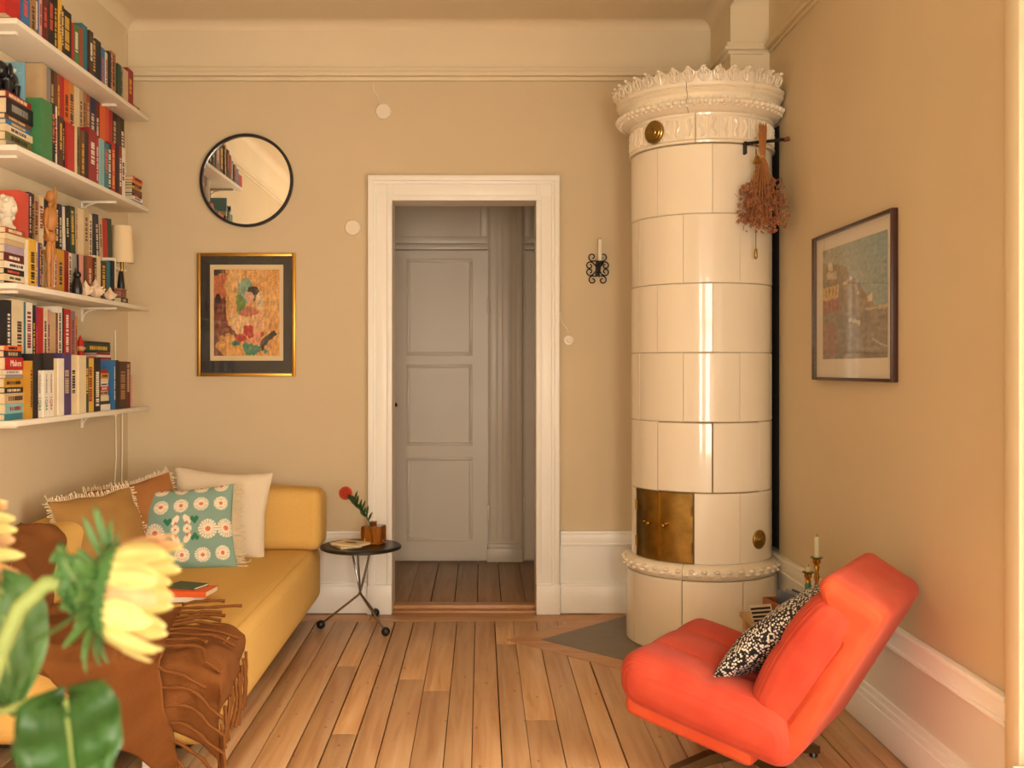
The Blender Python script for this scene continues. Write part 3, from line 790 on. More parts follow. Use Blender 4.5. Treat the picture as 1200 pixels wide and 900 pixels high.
# sage flowered pillow
t = thing('fringed_pillow', 'sage green pillow printed with daisies, cream fringe round its edge', 'pillow', (-1.455, 5.0, .603), (math.radians(-22), math.radians(-4), math.radians(9)))
bm, uv, P = pillow_shape(.50, .42, .14, 150, .007, 2)
bm.verts.ensure_lookup_table(); bm.verts.index_update()
cols = [flower_print(uv[v][0], uv[v][1]) for v in bm.verts]
bmesh.ops.recalc_face_normals(bm, faces=bm.faces[:])
me = bpy.data.meshes.new('cover'); bm.to_mesh(me); bm.free(); paint(me, cols); me.materials.append(mat_attr('daisy_print', .9, 0, .2))
me.polygons.foreach_set('use_smooth', [True]*len(me.polygons)); mesh_obj('cover', me, t)
obj('fringe', fringe(P, 'lrrbb', 62, .045, 5), M_fringe, t, kind='stuff')
# two brown fringed pillows by the wall bolster
M_brown = mat_weave('ochre_brown_cloth', 'a88048', '9a733e', 480, bump=.2)
M_brown2 = mat_weave('cinnamon_cloth', 'ab7444', '9c6638', 480, bump=.2)
for (nm, m, loc, rot, sd, lab, sides) in (
    ('fringed_pillow', M_brown, (-1.675, 4.56, .635), (math.radians(-24), math.radians(-2), math.radians(62)), 11, 'ochre brown pillow with cream fringe lying against the wall bolster', 'ltr'),
    ('fringed_pillow', M_brown2, (-1.66, 4.98, .640), (math.radians(-20), math.radians(-8), math.radians(48)), 12, 'cinnamon brown pillow with cream fringe tucked behind the daisy pillow', 'ltr')):
    t = thing(nm, lab, 'pillow', loc, rot)
    bm, uv, P = pillow_shape(.46, .42, .13, 30, .008, sd)
    obj('cover', bm, m, t); obj('fringe', fringe(P, sides, 56, .022, sd), M_fringe, t, kind='stuff')

# ------------------------------------------------------------------ throw blanket
M_throw = mat_weave('caramel_wool', '86542a', '744620', 520, bump=.2)
def bend(t, r=.06):
    if t <= 0: return t, 0.0
    L = r*PI/2
    if t < L: a = t/r; return r*math.sin(a), r*(1-math.cos(a))
    return r, r+(t-L)
XB = -1.715
def drape(x, y, off, wr=1.0):
    """lay a point of the flat cloth (plan x, y) over seat, wall bolster, near end and front"""
    nzv = noise.noise(Vector((x*3.2, y*3.2, 1.3)))
    z = ZS+.010+off; X, Y = x, y
    hx_, dx = bend(x-(XF-.06)); hy_, dy = bend((YN+.06)-y)
    if x > XF-.06: X = XF-.06+hx_
    if y < YN+.06: Y = YN+.06-hy_
    z -= dx+dy
    X += (off+.008) if dx > .02 else 0; Y -= (off+.008) if dy > .02 else 0
    if x < XB+.02:                        # climb the wall bolster
        s = XB+.02-x
        if s < .27: X, z = XB+.022+off, z+s
        elif s < .27+.05*PI/2: a_ = (s-.27)/.05; X, z = XB-.028+.05*math.cos(a_)+off, z+.27+.05*math.sin(a_)
        else: X, z = XB-.028-(s-.27-.05*PI/2), z+.322
    # soft folds, running along the cloth
    f = (x*.62-y*.78)
    fold = .020*math.sin(f*21+2.5*nzv)+.008*math.sin(f*47+1.0)
    amt = wr*(1.0 if x < -1.45 else .45)
    if XB+.02-.30 < x < XB+.02: X += max(-.002, fold*1.3)
    else: z += max(-.006, fold*amt) if dy < .02 and dx < .02 else 0
    Y -= max(-.004, (fold+.010)*wr*1.1) if dy > .02 else 0
    X += max(-.004, (fold+.006)*wr*.5) if dx > .02 else 0
    return Vector((X, Y, z))
throw = thing('throw_blanket', 'caramel brown wool throw with long tassels draped over the near corner of the sofa', 'blanket', (-1.3, 3.7, ZS))
TO = Vector((-1.3, 3.7, ZS))
def cloth(corners, off, nu, nv, name, wr=1.0, bow=0):
    """corners in the flat: back-upper, front-upper, front-lower, back-lower"""
    A, B, D, E = [Vector(c) for c in corners]; bm = bmesh.new(); g = []
    def flat(u, v):
        p = (A*(1-u)+B*u)*(1-v)+(E*(1-u)+D*u)*v
        return p+Vector((0, -bow*math.sin(PI*u)))
    for i in range(nu+1):
        row = []
        for j in range(nv+1):
            p = flat(i/nu, j/nv); row.append(bm.verts.new(drape(p.x, p.y, off, wr)-TO))
        g.append(row)
    for i in range(nu):
        for j in range(nv): bm.faces.new((g[i][j], g[i+1][j], g[i+1][j+1], g[i][j+1]))
    o = obj(name, bm, M_throw, throw, ang=80)
    sm = o.modifiers.new('thickness', 'SOLIDIFY'); sm.thickness = .006; sm.offset = 1
    return flat
f1 = cloth([(-2.2, 4.22), (-.82, 3.78), (-.60, 3.02), (-2.2, 3.80)], 0, 96, 56, 'lower_layer', 1.0, .05)
f2 = cloth([(-1.70, 4.02), (-1.18, 4.06), (-.99, 2.98), (-1.62, 3.60)], .014, 60, 70, 'upper_layer', 1.0, .05)
def tassels(flat, off, n, L, seed, along=1.0):
    rt_ = random.Random(seed)
    for k in range(n):
        v = (k+.5)/n
        e = flat(along, v); d = (flat(along, v)-flat(along-.1, v)).normalized(); pr = Vector((-d.y, d.x))
        wob = rt_.uniform(-.022, .022); l = L*rt_.uniform(.75, 1.15); pts = []
        for i in range(8):
            t = i/7; q = e+d*(l*t)+pr*(wob*math.sin(t*3)+.006*math.sin(t*8+k))
            pts.append(drape(q.x, q.y, off+.010+.006*math.sin(t*PI), .3)-TO)
        bm = bmesh.new(); tube(bm, pts, lambda t: .0062+.0014*math.sin(t*26), 6)
        obj('tassel', bm, M_throw, throw)
tassels(f1, 0, 17, .19, 21); tassels(f2, .014, 17, .20, 22)
# ------------------------------------------------------------------ orange lounge chair
M_or = mat_cord('orange_corduroy', 'b93f2d', 'c54f38')
M_or2 = mat_cord('orange_corduroy_shell', 'c8482b', 'd25936')
CH_LOC, CH_ROT = (.925, 3.57, 0), math.radians(56)
chair = thing('lounge_chair', 'low orange corduroy swivel lounge chair with tufted seat and reclined back', 'chair', CH_LOC, (0, 0, CH_ROT))
def tuft(u, v, nu, nv, depth, px, py):
    """pillowed squares: height at (u, v) in 0..1"""
    a = abs(math.sin(PI*u*nu)); b = abs(math.sin(PI*v*nv))
    return depth*((a**.45)*(b**.45) if True else 0)
SW, SD, SH = .69, .60, .17; TILT = .22
def seat_def(v, p):
    v = v.copy(); u = (v.x+SW/2)/SW; q = (v.y+SD/2)/SD
    if v.z > 0:
        k = min(1, v.z/(SH/2)); e = max(0, min(1, min(u, 1-u)*8))*max(0, min(1, min(q, 1-q)*8))
        v.z += k*(.022*(abs(math.sin(PI*u*3))**.4*abs(math.sin(PI*q*2))**.4-.5)*e + .012)
    if q > .85: v.y += .006*abs(math.sin(PI*u*3))**.6
    v.z += TILT*(v.y-.30)                     # the seat rises to the front
    v.x *= 1+.02*math.sin(PI*q)
    return v
obj('seat_cushion', rbox(SW, SD, SH, .075, (48, 44, 14), seat_def), M_or, chair, (.015, .045, .335), ang=70)
bm = bmesh.new()
for ix in (-1, 1):
    x = ix*SW/6; y = 0.0
    ball(bm, (x, .045, .335-TILT*.3+SH/2-.004), .012, 10, 6, (1, 1, .5))
obj('seat_button', bm, M_or, chair)
RA = math.radians(31)                             # recline
def back_place(o): o.location = (0, -.172, .238); o.rotation_euler = (RA, 0, 0)
BW, BT, BL = .57, .17, .50
def back_def(v, p):
    v = v.copy(); u = (v.x+BW/2)/BW; q = (v.z+BL/2)/BL
    if v.y > 0:
        e = max(0, min(1, min(u, 1-u)*8))*max(0, min(1, min(q, 1-q)*8))
        v.y += .014*(abs(math.sin(PI*u*3))**.4*abs(math.sin(PI*q*2))**.4-.5)*e+.030*math.sin(PI*q)
    v.z += BL/2; v.y += .02
    return v
b = obj('back_cushion', rbox(BW, BT, BL, .07, (44, 14, 40), back_def), M_or, chair, ang=70); back_place(b)
def shell_def(v, p):
    v = v.copy(); q = (v.z+.31)/.62
    if q > .72 and v.y > 0: v.y += .135*min(1, (q-.72)/.16)**.8
    v.z += .25; v.y += -.06+.015*(q-.5)
    v.x *= 1-.09*q
    return v
b = obj('back_shell', rbox(.60, .085, .575, .04, (26, 14, 40), shell_def), M_or2, chair, ang=70); back_place(b)
def under_def(v, p):
    v = v.copy(); v.z += TILT*(v.y-.27)
    return v
obj('seat_shell', rbox(.645, .45, .10, .03, (26, 26, 8), under_def), M_or2, chair, (.015, .10, .272), ang=70)
for sx_ in (-1, 1):
    bm = bmesh.new(); pts = []
    for k in range(15):
        y = -.10+.36*k/14; pts.append((sx_*.321+.015, y, .283+TILT*(y-.36)))
    tube(bm, pts, .005, 6); obj('piping', bm, M_or2, chair)
# swivel base: post and four flat legs
bm = bmesh.new(); lathe(bm, [(.055, .15), (.055, .158), (.03, .15), (.03, .06), (.034, .05)], 24); obj('post', bm, M_chrome, chair)
M_base = mat('brass_dark_foot', '6d5a3a', .35, .8)
for k in range(4):
    a = PI/4+PI/2*k+math.radians(10); bm = bmesh.new()
    prof = [(.02, .045, .085), (.16, .036, .072), (.30, .014, .040)]
    for (r0, za, zb), (r1, zc, zd) in zip(prof[:-1], prof[1:]):
        hw0, hw1 = .024-.012*r0/.3*.5, .024-.012*r1/.3*.5
        v = [bm.verts.new(q) for q in ((r0, -hw0, za), (r0, hw0, za), (r0, hw0, zb), (r0, -hw0, zb), (r1, -hw1, zc), (r1, hw1, zc), (r1, hw1, zd), (r1, -hw1, zd))]
        for f in ((0, 1, 2, 3), (4, 7, 6, 5), (0, 4, 5, 1), (1, 5, 6, 2), (2, 6, 7, 3), (3, 7, 4, 0)): bm.faces.new([v[i] for i in f])
    bmesh.ops.remove_doubles(bm, verts=bm.verts[:], dist=.0001)
    l_ = obj('leg', bm, M_base, chair, (0, 0, 0), (0, 0, a), smooth=False)
    bm = bmesh.new(); lathe(bm, [(.014, 0), (.016, .004), (.012, .016)], 12, (.285, 0, 0)); obj('glide', bm, M_black, l_)
# dotted pillow leaning in the corner of the back
bm, uv, P = pillow_shape(.50, .47, .13, 36, .008, 4)
cm = Matrix.Translation(CH_LOC) @ Matrix.Rotation(CH_ROT, 4, 'Z')
o = obj('pillow', bm, mat_dots('black_white_dots')); tag(o, 'black pillow with small white dots leaning on the orange chair', 'pillow')
pm = Matrix.Translation((.06, -.095, .475)) @ Matrix.Rotation(math.radians(47), 4, 'X') @ Matrix.Rotation(math.radians(4), 4, 'Y')
o.matrix_world = cm @ pm

# ------------------------------------------------------------------ bench, box and candlesticks behind the chair
M_pale = mat_planks('pale_wood', 'b08a5a', 'c9a472', 'd8b684', .5)
M_box = mat_planks('teak_box', '7a3f1c', '94522a', 'a86436', .45)
bench = thing('low_bench', 'low pale wooden bench between the orange chair and the tile stove', 'bench', (1.335, 4.46, 0))
obj('bench_top', box_bm(-.145, .145, -.30, .26, .248, .270, .003), M_pale, bench)
for x in (-.12, .12):
    for y in (-.27, .23):
        obj('leg', box_bm(x-.016, x+.016, y-.016, y+.016, 0, .248, .002), M_pale, bench)
tray = thing('magazine_box', 'open reddish wooden box holding folded magazines on the low bench', 'box', (1.40, 4.63, .270), (0, 0, math.radians(12)))
obj('bottom', box_bm(-.088, .088, -.10, .10, 0, .008), M_box, tray, smooth=False)
for nm, b in (('side', (-.088, -.078, -.10, .10, 0, .07)), ('side', (.078, .088, -.10, .10, 0, .07)), ('end', (-.078, .078, -.10, -.09, 0, .07)), ('end', (-.078, .078, .09, .10, 0, .07))):
    obj(nm, box_bm(*b, .002), M_box, tray)
for i, (cl, dx, tilt, lab) in enumerate((('5a6a86', -.03, 18, 'blue grey folded magazine standing in the wooden box'), ('8f97a3', .01, 12, 'pale grey folded magazine standing in the wooden box'), ('3e4a6a', .035, 22, 'dark blue folded magazine standing in the wooden box'))):
    o = obj('magazine', box_bm(-.005, .005, -.075, .075, 0, .10, .002), mat('magazine_'+cl, cl, .4), None, Vector((1.40+dx, 4.63, .279)), (math.radians(0), math.radians(tilt*.3), math.radians(12))); tag(o, lab, 'magazine')
M_tix = mat('printed_card', 'cfc7b8', .5)
tk = thing('leaflet', 'black and white printed leaflet sticking up beside the wooden box', 'leaflet', (1.245, 4.50, .2702), (math.radians(8), math.radians(-12), math.radians(-35)))
obj('card', box_bm(-.05, .05, -.002, .002, 0, .085), M_tix, tk, smooth=False)
for k in range(4): obj('print_band', box_bm(-.045, .045, -.0028, -.002, .010+.018*k, .020+.018*k), M_black, tk, smooth=False)
def candlestick(x, y, h, cand, green, lab):
    t = thing('candlestick', lab, 'candlestick', (x, y, .2705), group=None)
    m = M_brass_b
    prof = [(.036, 0), (.038, .006), (.030, .014), (.012, .024)]
    n = max(2, int(h/.05))
    for k in range(n*2):
        z = .03+(h-.07)*k/(n*2-1); prof.append((.0075 if k % 2 == 0 else .0125, z))
    prof += [(.008, h-.034), (.017, h-.022), (.016, h-.006)]
    bm = bmesh.new(); lathe(bm, prof, 20); obj('stem', bm, m, t, ang=60)
    bm = bmesh.new(); lathe(bm, [(.016, h-.008), (.024, h-.004), (.026, h), (.012, h+.001)], 20); obj('drip_pan', bm, mat('verdigris_brass', '6f7a4a', .5, .7), t)
    if green:
        bm = bmesh.new(); lathe(bm, [(.0135, h-.075), (.0145, h-.062), (.0125, h-.05)], 16); obj('verdigris_collar', bm, mat('verdigris', '4f8f6a', .6), t)
    c = thing('candle', lab.replace('candlestick', 'candlestick').split(' brass')[0]+' candle in the '+('short green-stained' if green else 'tall twisted')+' brass holder', 'candle', (x, y, .2705+h+.001))
    bm = bmesh.new(); lathe(bm, [(.0105, 0), (.0100, cand-.004), (.006, cand)], 14); obj('wax', bm, mat('pale_green_wax', 'd6d4b4', .5), c)
    bm = bmesh.new(); tube(bm, [(0, 0, cand-.002), (.001, 0, cand+.007), (.005, 0, cand+.012)], .001, 5); obj('wick', bm, M_iron, c)
    c['label'] = 'short burnt-down candle stub in the green-stained candlestick' if green else 'long pale candle in the tall twisted candlestick'
candlestick(1.428, 4.36, .3165, .086, False, 'tall twisted brass candlestick on the low bench')
candlestick(1.417, 4.44, .239, .018, True, 'short brass candlestick with green stains on the low bench')
# ------------------------------------------------------------------ bookshelves
M_shelf = mat('shelf_white', 'e6dcc9', .5, var=.02)
SF, SY0, SY1 = -1.79, 3.945, 5.517             # front edge, near end, far end of the shelves
SHELF_Z = [2.742, 2.254, 1.721, 1.188]         # top faces
SNAME = ['top', 'second', 'third', 'lowest']
SLAB = ['white wall shelf, topmost of the four on the left wall', 'white wall shelf, second from the top', 'white wall shelf, third from the top, holding the small lamp', 'white wall shelf, lowest of the four above the sofa']
RISE = [None, .200, .200, .185]
for i, z in enumerate(SHELF_Z):
    s = thing('wall_shelf', SLAB[i], 'shelf', (XL+.001, SY0, z), group='white wall shelves')
    obj('board', box_bm(0, SF-XL-.001, 0, SY1-SY0, -.022, 0, .002), M_shelf, s)
    for yb_ in (.10, 1.20):
        bm = bmesh.new(); bx(bm, 0, .175, yb_-.012, yb_+.012, -.034, -.0225, .002); bx(bm, 0, .010, yb_-.012, yb_+.012, -.095, -.034, .002)
        tube(bm, bez((.005, yb_, -.085), (.012, yb_, -.05), (.03, yb_, -.038), (.07, yb_, -.034), 8), .004, 6)
        obj('bracket', bm, M_shelf, s)
    if RISE[i]:
        obj('riser', boxes((.002, .108, .20, SY1-SY0-.03, RISE[i]-.012, RISE[i]), (.03, .09, .35, .37, 0, RISE[i]-.012), (.03, .09, 1.2, 1.22, 0, RISE[i]-.012)), M_shelf, s, smooth=False)
COL = dict(black='17151a', charcoal='2c2a2c', cream='dcc9a2', white='e6ddcb', beige='c2a57c', tan='a87848', brown='6a4128', umber='43291c', red='b3201f', crimson='8c1a20', maroon='5e1a1e', coral='d0503c', orange='dd6422', amber='cc8a34', yellow='d8a93c', ochre='c08a26', green='3f7d4a', olive='6a6a3a', forest='22402f', teal='2b7480', aqua='7fb0ae', blue='2f6da0', navy='20264a', purple='4a3468', magenta='8f2358', pink='d09084', rose='b8505c', grey='8d8780', mauve='8a7474', rust='9a4a2a', sky='6d9db8', lilac='a694a8')
def bmat(c): return mat('cloth_'+c, COL[c], .55, var=.06, vscale=20)
BOOKS = []
def book(xs, y0, z0, dep, ly, lz, flat, col, lean=0, band=None, name='book'):
    """a book with its spine facing +x; upright (boards at both y ends) or lying flat (boards above and below)"""
    o = None; t = min(.0022, (lz if flat else ly)*.2); bm = bmesh.new()
    if flat:
        bx(bm, -dep, 0, 0, ly, 0, t); bx(bm, -dep, 0, 0, ly, lz-t, lz); bx(bm, -t, 0, 0, ly, t, lz-t)
        pg = (-dep+.004, -t, .003, ly-.003, t, lz-t)
    else:
        bx(bm, -dep, 0, 0, t, 0, lz); bx(bm, -dep, 0, ly-t, ly, 0, lz); bx(bm, -t, 0, t, ly-t, 0, lz)
        pg = (-dep+.004, -t, t, ly-t, .003, lz-.003)
    o = obj(name, bm, bmat(col), None, (xs, y0, z0), (math.radians(-lean), 0, 0), smooth=False)
    obj('pages', box_bm(*pg), M_page, o, smooth=False)
    r = rnd.random()
    if band is None and r < .62:
        dark = col in ('black', 'charcoal', 'navy', 'forest', 'umber', 'maroon', 'purple', 'crimson', 'brown', 'red', 'green', 'teal', 'blue', 'magenta', 'rust')
        band = rnd.choice(['cream', 'white', 'yellow', 'coral', 'beige'] if dark else ['black', 'charcoal', 'crimson', 'umber', 'navy'])
    if band:
        bm = bmesh.new()                        # a line of small lettering marks along the spine
        if flat:
            p = ly*rnd.uniform(.10, .25); e = ly*rnd.uniform(.7, .9); hgt = rnd.uniform(.36, .55)
            while p < e:
                w_ = rnd.uniform(.004, .010); bx(bm, 0, .0005, p, p+w_, lz*(.5-hgt/2), lz*(.5+hgt/2)); p += w_+rnd.choice([.0018, .0018, .006])
        else:
            a = rnd.choice([.10, .2, .35]); p = lz*a; e = lz*rnd.uniform(.7, .92); hgt = rnd.uniform(.34, .55)
            while p < e:
                w_ = rnd.uniform(.005, .011); bx(bm, 0, .0005, ly*(.5-hgt/2), ly*(.5+hgt/2), p, p+w_); p += w_+rnd.choice([.002, .002, .007])
        obj('title_marks', bm, bmat(band), o, smooth=False)
    return o
def Yof(px, xs): return -xs*FPX/(VX-px)
def cropper(ox, oy, k): return lambda x, y: (ox+x*k, oy+y*k)
rec = []
def row(si, raised, crop, xstart, items, xs=None, kindname=None):
    """items: (right edge, top, colour[, lean[, band]]) read along the shelf; sizes follow from the spine plane"""
    if xs is None: xs = -1.903 if raised else -1.808
    dep = .094
    z0 = SHELF_Z[si]+(RISE[si] if raised else 0)+.0005
    y = Yof(crop(xstart, 0)[0], xs); out = []
    for it in items:
        xe, yt, col = it[:3]; lean = it[3] if len(it) > 3 else 0; band = it[4] if len(it) > 4 else None
        px, py = crop(xe, yt); y1 = Yof(px, xs)
        if col is None: y = max(y, y1); continue
        if lean and not (out and out[-1][3]): y += .20*math.tan(math.radians(abs(lean)))
        elif lean: y += .0035
        th = max(.007, y1-y)
        zt = EYE-(py-VY)*((y+y1)/2)/FPX
        h = max(.10, min(.30, zt-z0))
        if raised: h = min(h, (SHELF_Z[si-1]-.026 if si else 9)-z0)
        o = book(xs+rnd.uniform(-.006, .006) if not raised else xs, y, z0, dep, th-.0006, h, False, col, lean, band)
        out.append((o, col, h, lean)); y = max(y+th, y1)
    rec.append((si, raised, False, out)); return out
def stack(si, raised, xs, y0, ly, items, z0=None, rise=None):
    """items bottom to top: (thickness, colour, length factor[, band])"""
    z = SHELF_Z[si]+(RISE[si] if raised else 0)+.0005 if z0 is None else z0; out = []
    for it in items:
        th, col, f = it[:3]; band = it[3] if len(it) > 3 else None
        l = ly*f
        o = book(xs-rnd.uniform(0, .006), y0+rnd.uniform(0, .006), z, .12 if not raised else .094, l, th-.0005, True, col, 0, band)
        out.append((o, col, th, 0)); z += th
    rec.append((si, raised, True, out)); return z
k1 = cropper(0, 0, 190/1200); k2 = cropper(0, 60, 190/900); k3 = cropper(0, 200, 190/1006); k4 = cropper(0, 340, 190/1069)
# top shelf
row(0, False, k1, 40, [(150, -30, 'red'), (215, -30, 'blue'), (258, -20, 'tan'), (298, -20, 'blue'), (318, -15, 'pink'), (358, -15, 'maroon'), (406, -20, 'black'), (436, -10, 'black', 0, 'yellow'), (452, 0, 'yellow'), (470, 40, 'umber'), (535, 80, 'black'), (556, 172, 'red'), (590, 186, 'green'), (616, 205, 'rust'), (656, 186, 'teal'), (685, 232, 'umber'), (713, 286, 'navy'), (752, 300, 'black'), (780, 356, 'blue'), (796, 390, 'cream'), (814, 386, 'black'), (832, 400, 'pink'), (866, 388, 'tan'), (892, 478, 'forest'), (911, 500, 'grey'), (950, 516, 'beige'), (992, 516, 'crimson')])
# second shelf
stk2 = stack(1, False, -1.835, SY0+.012, .235, [(.022, 'grey', 1), (.034, 'olive', .98), (.028, 'cream', 1), (.020, 'blue', .9), (.022, 'brown', .98), (.062, 'black', 1, 'grey'), (.026, 'crimson', .95)])
row(1, False, k2, 226, [(285, 276, 'green'), (305, 292, 'black'), (319, 305, 'white'), (345, 365, 'umber'), (367, 382, 'black'), (408, 405, 'red'), (425, 412, 'cream'), (448, 420, 'olive'), (466, 440, 'brown'), (490, 446, 'black'), (536, 436, 'crimson', 0, 'white'), (551, 476, 'red', 0, 'white'), (573, 490, 'aqua'), (600, 510, 'teal'), (625, 512, 'black', 0, 'white'), (648, 508, 'red'), (664, 516, 'black'), (680, 526, 'crimson'), (700, 536, 'white')])
stack(1, False, -1.812, 5.33, .15, [(.020, 'sky', 1), (.018, 'white', 1), (.015, 'black', .95), (.026, 'brown', 1), (.013, 'yellow', .92), (.014, 'black', .97), (.013, 'amber', 1), (.022, 'coral', .98)])
row(1, True, k2, 238, [(258, 62, 'beige'), (282, 95, 'grey'), (300, 90, 'umber'), (318, 82, 'brown'), (334, 120, 'rust'), (356, 140, 'red'), (384, 146, 'orange'), (412, 156, 'amber'), (440, 176, 'cream'), (461, 178, 'beige'), (480, 190, 'tan'), (500, 196, 'rust'), (530, 212, 'navy'), (554, 250, 'maroon'), (584, 262, 'orange'), (604, 300, 'coral'), (624, 306, 'red'), (650, 330, 'black'), (670, 334, 'umber'), (690, 340, 'black', 0, 'white')])
# third shelf
stk3 = stack(2, False, -1.835, SY0+.004, .172, [(.010, 'umber', 1), (.026, 'cream', .98), (.024, 'black', 1), (.026, 'white', .98, 'black'), (.034, 'maroon', 1), (.030, 'lilac', .97), (.022, 'beige', 1), (.022, 'cream', 1), (.024, 'rust', .98)])
row(2, False, k3, 148, [(175, 425, 'white'), (221, 425, 'yellow', 0, 'black'), (238, 440, 'white'), (252, 450, 'purple'), (268, 456, 'cream'), (320, 520, 'beige'), (341, 526, 'white', 0, 'crimson'), (362, 520, 'pink'), (405, 490, 'ochre'), (434, 496, 'crimson'), (452, 510, 'cream'), (471, 516, 'grey'), (488, 520, 'black'), (511, 520, 'pink'), (530, 526, 'forest'), (546, 530, 'brown'), (579, 530, 'rust'), (593, 540, 'umber'), (630, 530, 'cream'), (664, 565, 'umber'), (690, 562, 'teal'), (705, 560, 'black'), (724, 542, 'white')], xs=-1.845)
row(2, True, k3, 120, [(178, 132, 'coral'), (200, 136, 'navy', 0, 'white'), (212, 145, 'umber'), (242, 156, 'beige'), (272, 158, 'cream'), (308, 180, 'black'), (344, 170, 'amber'), (366, 205, 'black'), (386, 210, 'navy'), (408, 225, 'white', -3), (436, 225, 'black', -3), (470, 226, 'forest', -3), (482, 232, 'beige'), (520, 236, 'cream'), (553, 238, 'beige'), (572, 270, 'cream'), (588, 274, 'charcoal'), (618, 276, 'navy', -4), (640, 300, 'beige', -4), (672, 306, 'red', -5), (700, 304, 'forest', -5)])
# lowest shelf
stk4 = stack(3, False, -1.835, SY0+.004, .166, [(.026, 'teal', .94), (.038, 'aqua', 1, 'crimson'), (.042, 'beige', 1, 'umber'), (.022, 'black', .96), (.036, 'ochre', .98), (.015, 'grey', .95), (.017, 'white', .95, 'grey'), (.050, 'red', .93), (.026, 'charcoal', .9, 'beige'), (.020, 'orange', .9, 'black')])
o4 = row(3, False, k4, 200, [(216, 466, 'ochre'), (249, 420, 'black'), (287, 420, 'white', 0, 'white'), (322, 420, 'white', 0, 'white'), (354, 420, 'white', 0, 'white'), (376, 450, 'cream'), (414, 450, 'white'), (471, 416, 'purple'), (516, 426, 'cream', 0, 'black'), (562, 430, 'cream'), (582, 446, 'forest'), (626, 448, 'yellow'), (667, 446, 'black', 0, 'white')])
yst = Yof(k4(668, 0)[0], -1.808)+.002
stack(3, False, -1.812, yst, .122, [(.030, 'white', 1.05), (.016, 'charcoal', .98), (.026, 'cream', .9), (.024, 'beige', .9), (.020, 'red', .9, 'white'), (.020, 'white', .88), (.018, 'cream', .88), (.026, 'amber', .86), (.020, 'crimson', .85)])
row(3, False, k4, 757, [(766, 462, 'blue'), (786, 462, 'black'), (836, 470, 'umber', 0, 'tan'), (864, 473, 'maroon'), (874, 560, 'pink')])
row(3, True, k4, 40, [(76, 66, 'black', 0, 'white'), (100, 60, 'cream'), (156, 58, 'cream', 0, 'umber'), (170, 78, 'teal'), (214, 82, 'white', 0, 'crimson'), (236, 100, 'black'), (250, 112, 'magenta'), (286, 115, 'red'), (314, 118, 'cream'), (330, 130, 'pink'), (368, 148, 'beige'), (382, 150, 'brown'), (410, 108, 'white'), (422, 120, 'black'), (466, 126, 'red', 0, 'white'), (496, 138, 'mauve'), (510, 170, 'amber')])
y5 = Yof(k4(545, 0)[0], -1.903)+.012
stack(3, True, -1.900, y5, .17, [(.028, 'pink', .95), (.030, 'beige', .98), (.020, 'rose', .9)])
stack(3, True, -1.900, y5+.175, .20, [(.030, 'cream', 1), (.018, 'black', .98), (.026, 'magenta', .9, 'coral'), (.012, 'white', .88), (.012, 'crimson', .88)])
row3 = stack(3, True, -1.902, y5+.02, .34, [(.040, 'forest', 1), (.012, 'black', 1)], z0=SHELF_Z[3]+RISE[3]+.0995)
# horizontal book lying at the end of the top shelf
stack(0, False, -1.812, Yof(k1(993, 0)[0], -1.808)+.003, .10, [(.016, 'crimson', 1), (.012, 'maroon', .95)])
# the three matching white volumes and the red one carry legible lettering
M_ink = mat('black_ink', '1b1b1b', .6); M_inkg = mat('green_ink', '3f7f57', .6); M_inkr = mat('red_ink', 'b23a2a', .6); M_inkw = mat('white_ink', 'efe6d6', .6)
for k, (o, col, h, _) in enumerate(o4[2:5]):
    for ch in [c for c in o.children if c.name.startswith('title_marks')]: bpy.data.objects.remove(ch, do_unlink=True)
    th = o.dimensions.y
    obj('black_top', box_bm(-.09, .0006, -.0004, th+.0004, h*.74, h+.0004), bmat('black'), o, smooth=False)
    text_obj('title', '1Q84', .032, (M_inkg, M_inkg, M_inkr)[k], o, (.0007, th/2, h*.22), (PI/2, PI/2, PI/2), .8)
    text_obj('author', 'MURAKAMI', .019, M_ink, o, (.0007, th/2, h*.53), (PI/2, PI/2, PI/2), .82)
for o, col, th, _ in [r for r in rec if r[0] == 3 and r[2] and not r[1]][0][3]:
    if col == 'red':
        for ch in [c for c in o.children if c.name.startswith('title_marks')]: bpy.data.objects.remove(ch, do_unlink=True)
        text_obj('title', 'Maken', .036, M_inkw, o, (.0007, .088, th*.52), (PI/2, 0, PI/2))
# labels: each book by its colour, its row and its neighbours
seen = {}
sidx = 0
for si, raised, flat, items in rec:
    sidx += 1
    sh = SNAME[si]+' shelf'
    for i, (o, col, h, lean) in enumerate(items):
        a = items[i-1][1] if i else None; b = items[i+1][1] if i+1 < len(items) else None
        place = ('raised back row' if raised else 'front row')+' of '+sh
        if flat:
            st = {1: 'thick'}.get(int(h > .033), 'thin' if h < .018 else 'flat')
            pl = 'piled on' if not raised else 'piled behind on'
            if a and b: lab = f'{st} {col} book {pl} {sh}, under a {b} and over a {a}'
            elif b: lab = f'{st} {col} book {pl} {sh}, lowest in its pile, under a {b}'
            else: lab = f'{st} {col} book {pl} {sh}, topmost, over a {a} one'
        else:
            if a and b: lab = f'upright {col} book in {place} between {a} and {b} ones'
            elif b: lab = f'upright {col} book starting the {place} next to a {b} one'
            else: lab = f'upright {col} book ending the {place} next to a {a} one'
        o['label'] = lab; o['category'] = 'book'; o['group'] = f'books on the {sh}'
        seen.setdefault(lab, []).append((o, items, i))
for lab, l in seen.items():
    if len(l) > 1:
        for o, items, i in l:
            far = items[i+2][1] if i+2 < len(items) else items[i-2][1]
            o['label'] = lab.replace(' ones', f' ones, a {far} one next').replace('raised back row', 'back row')
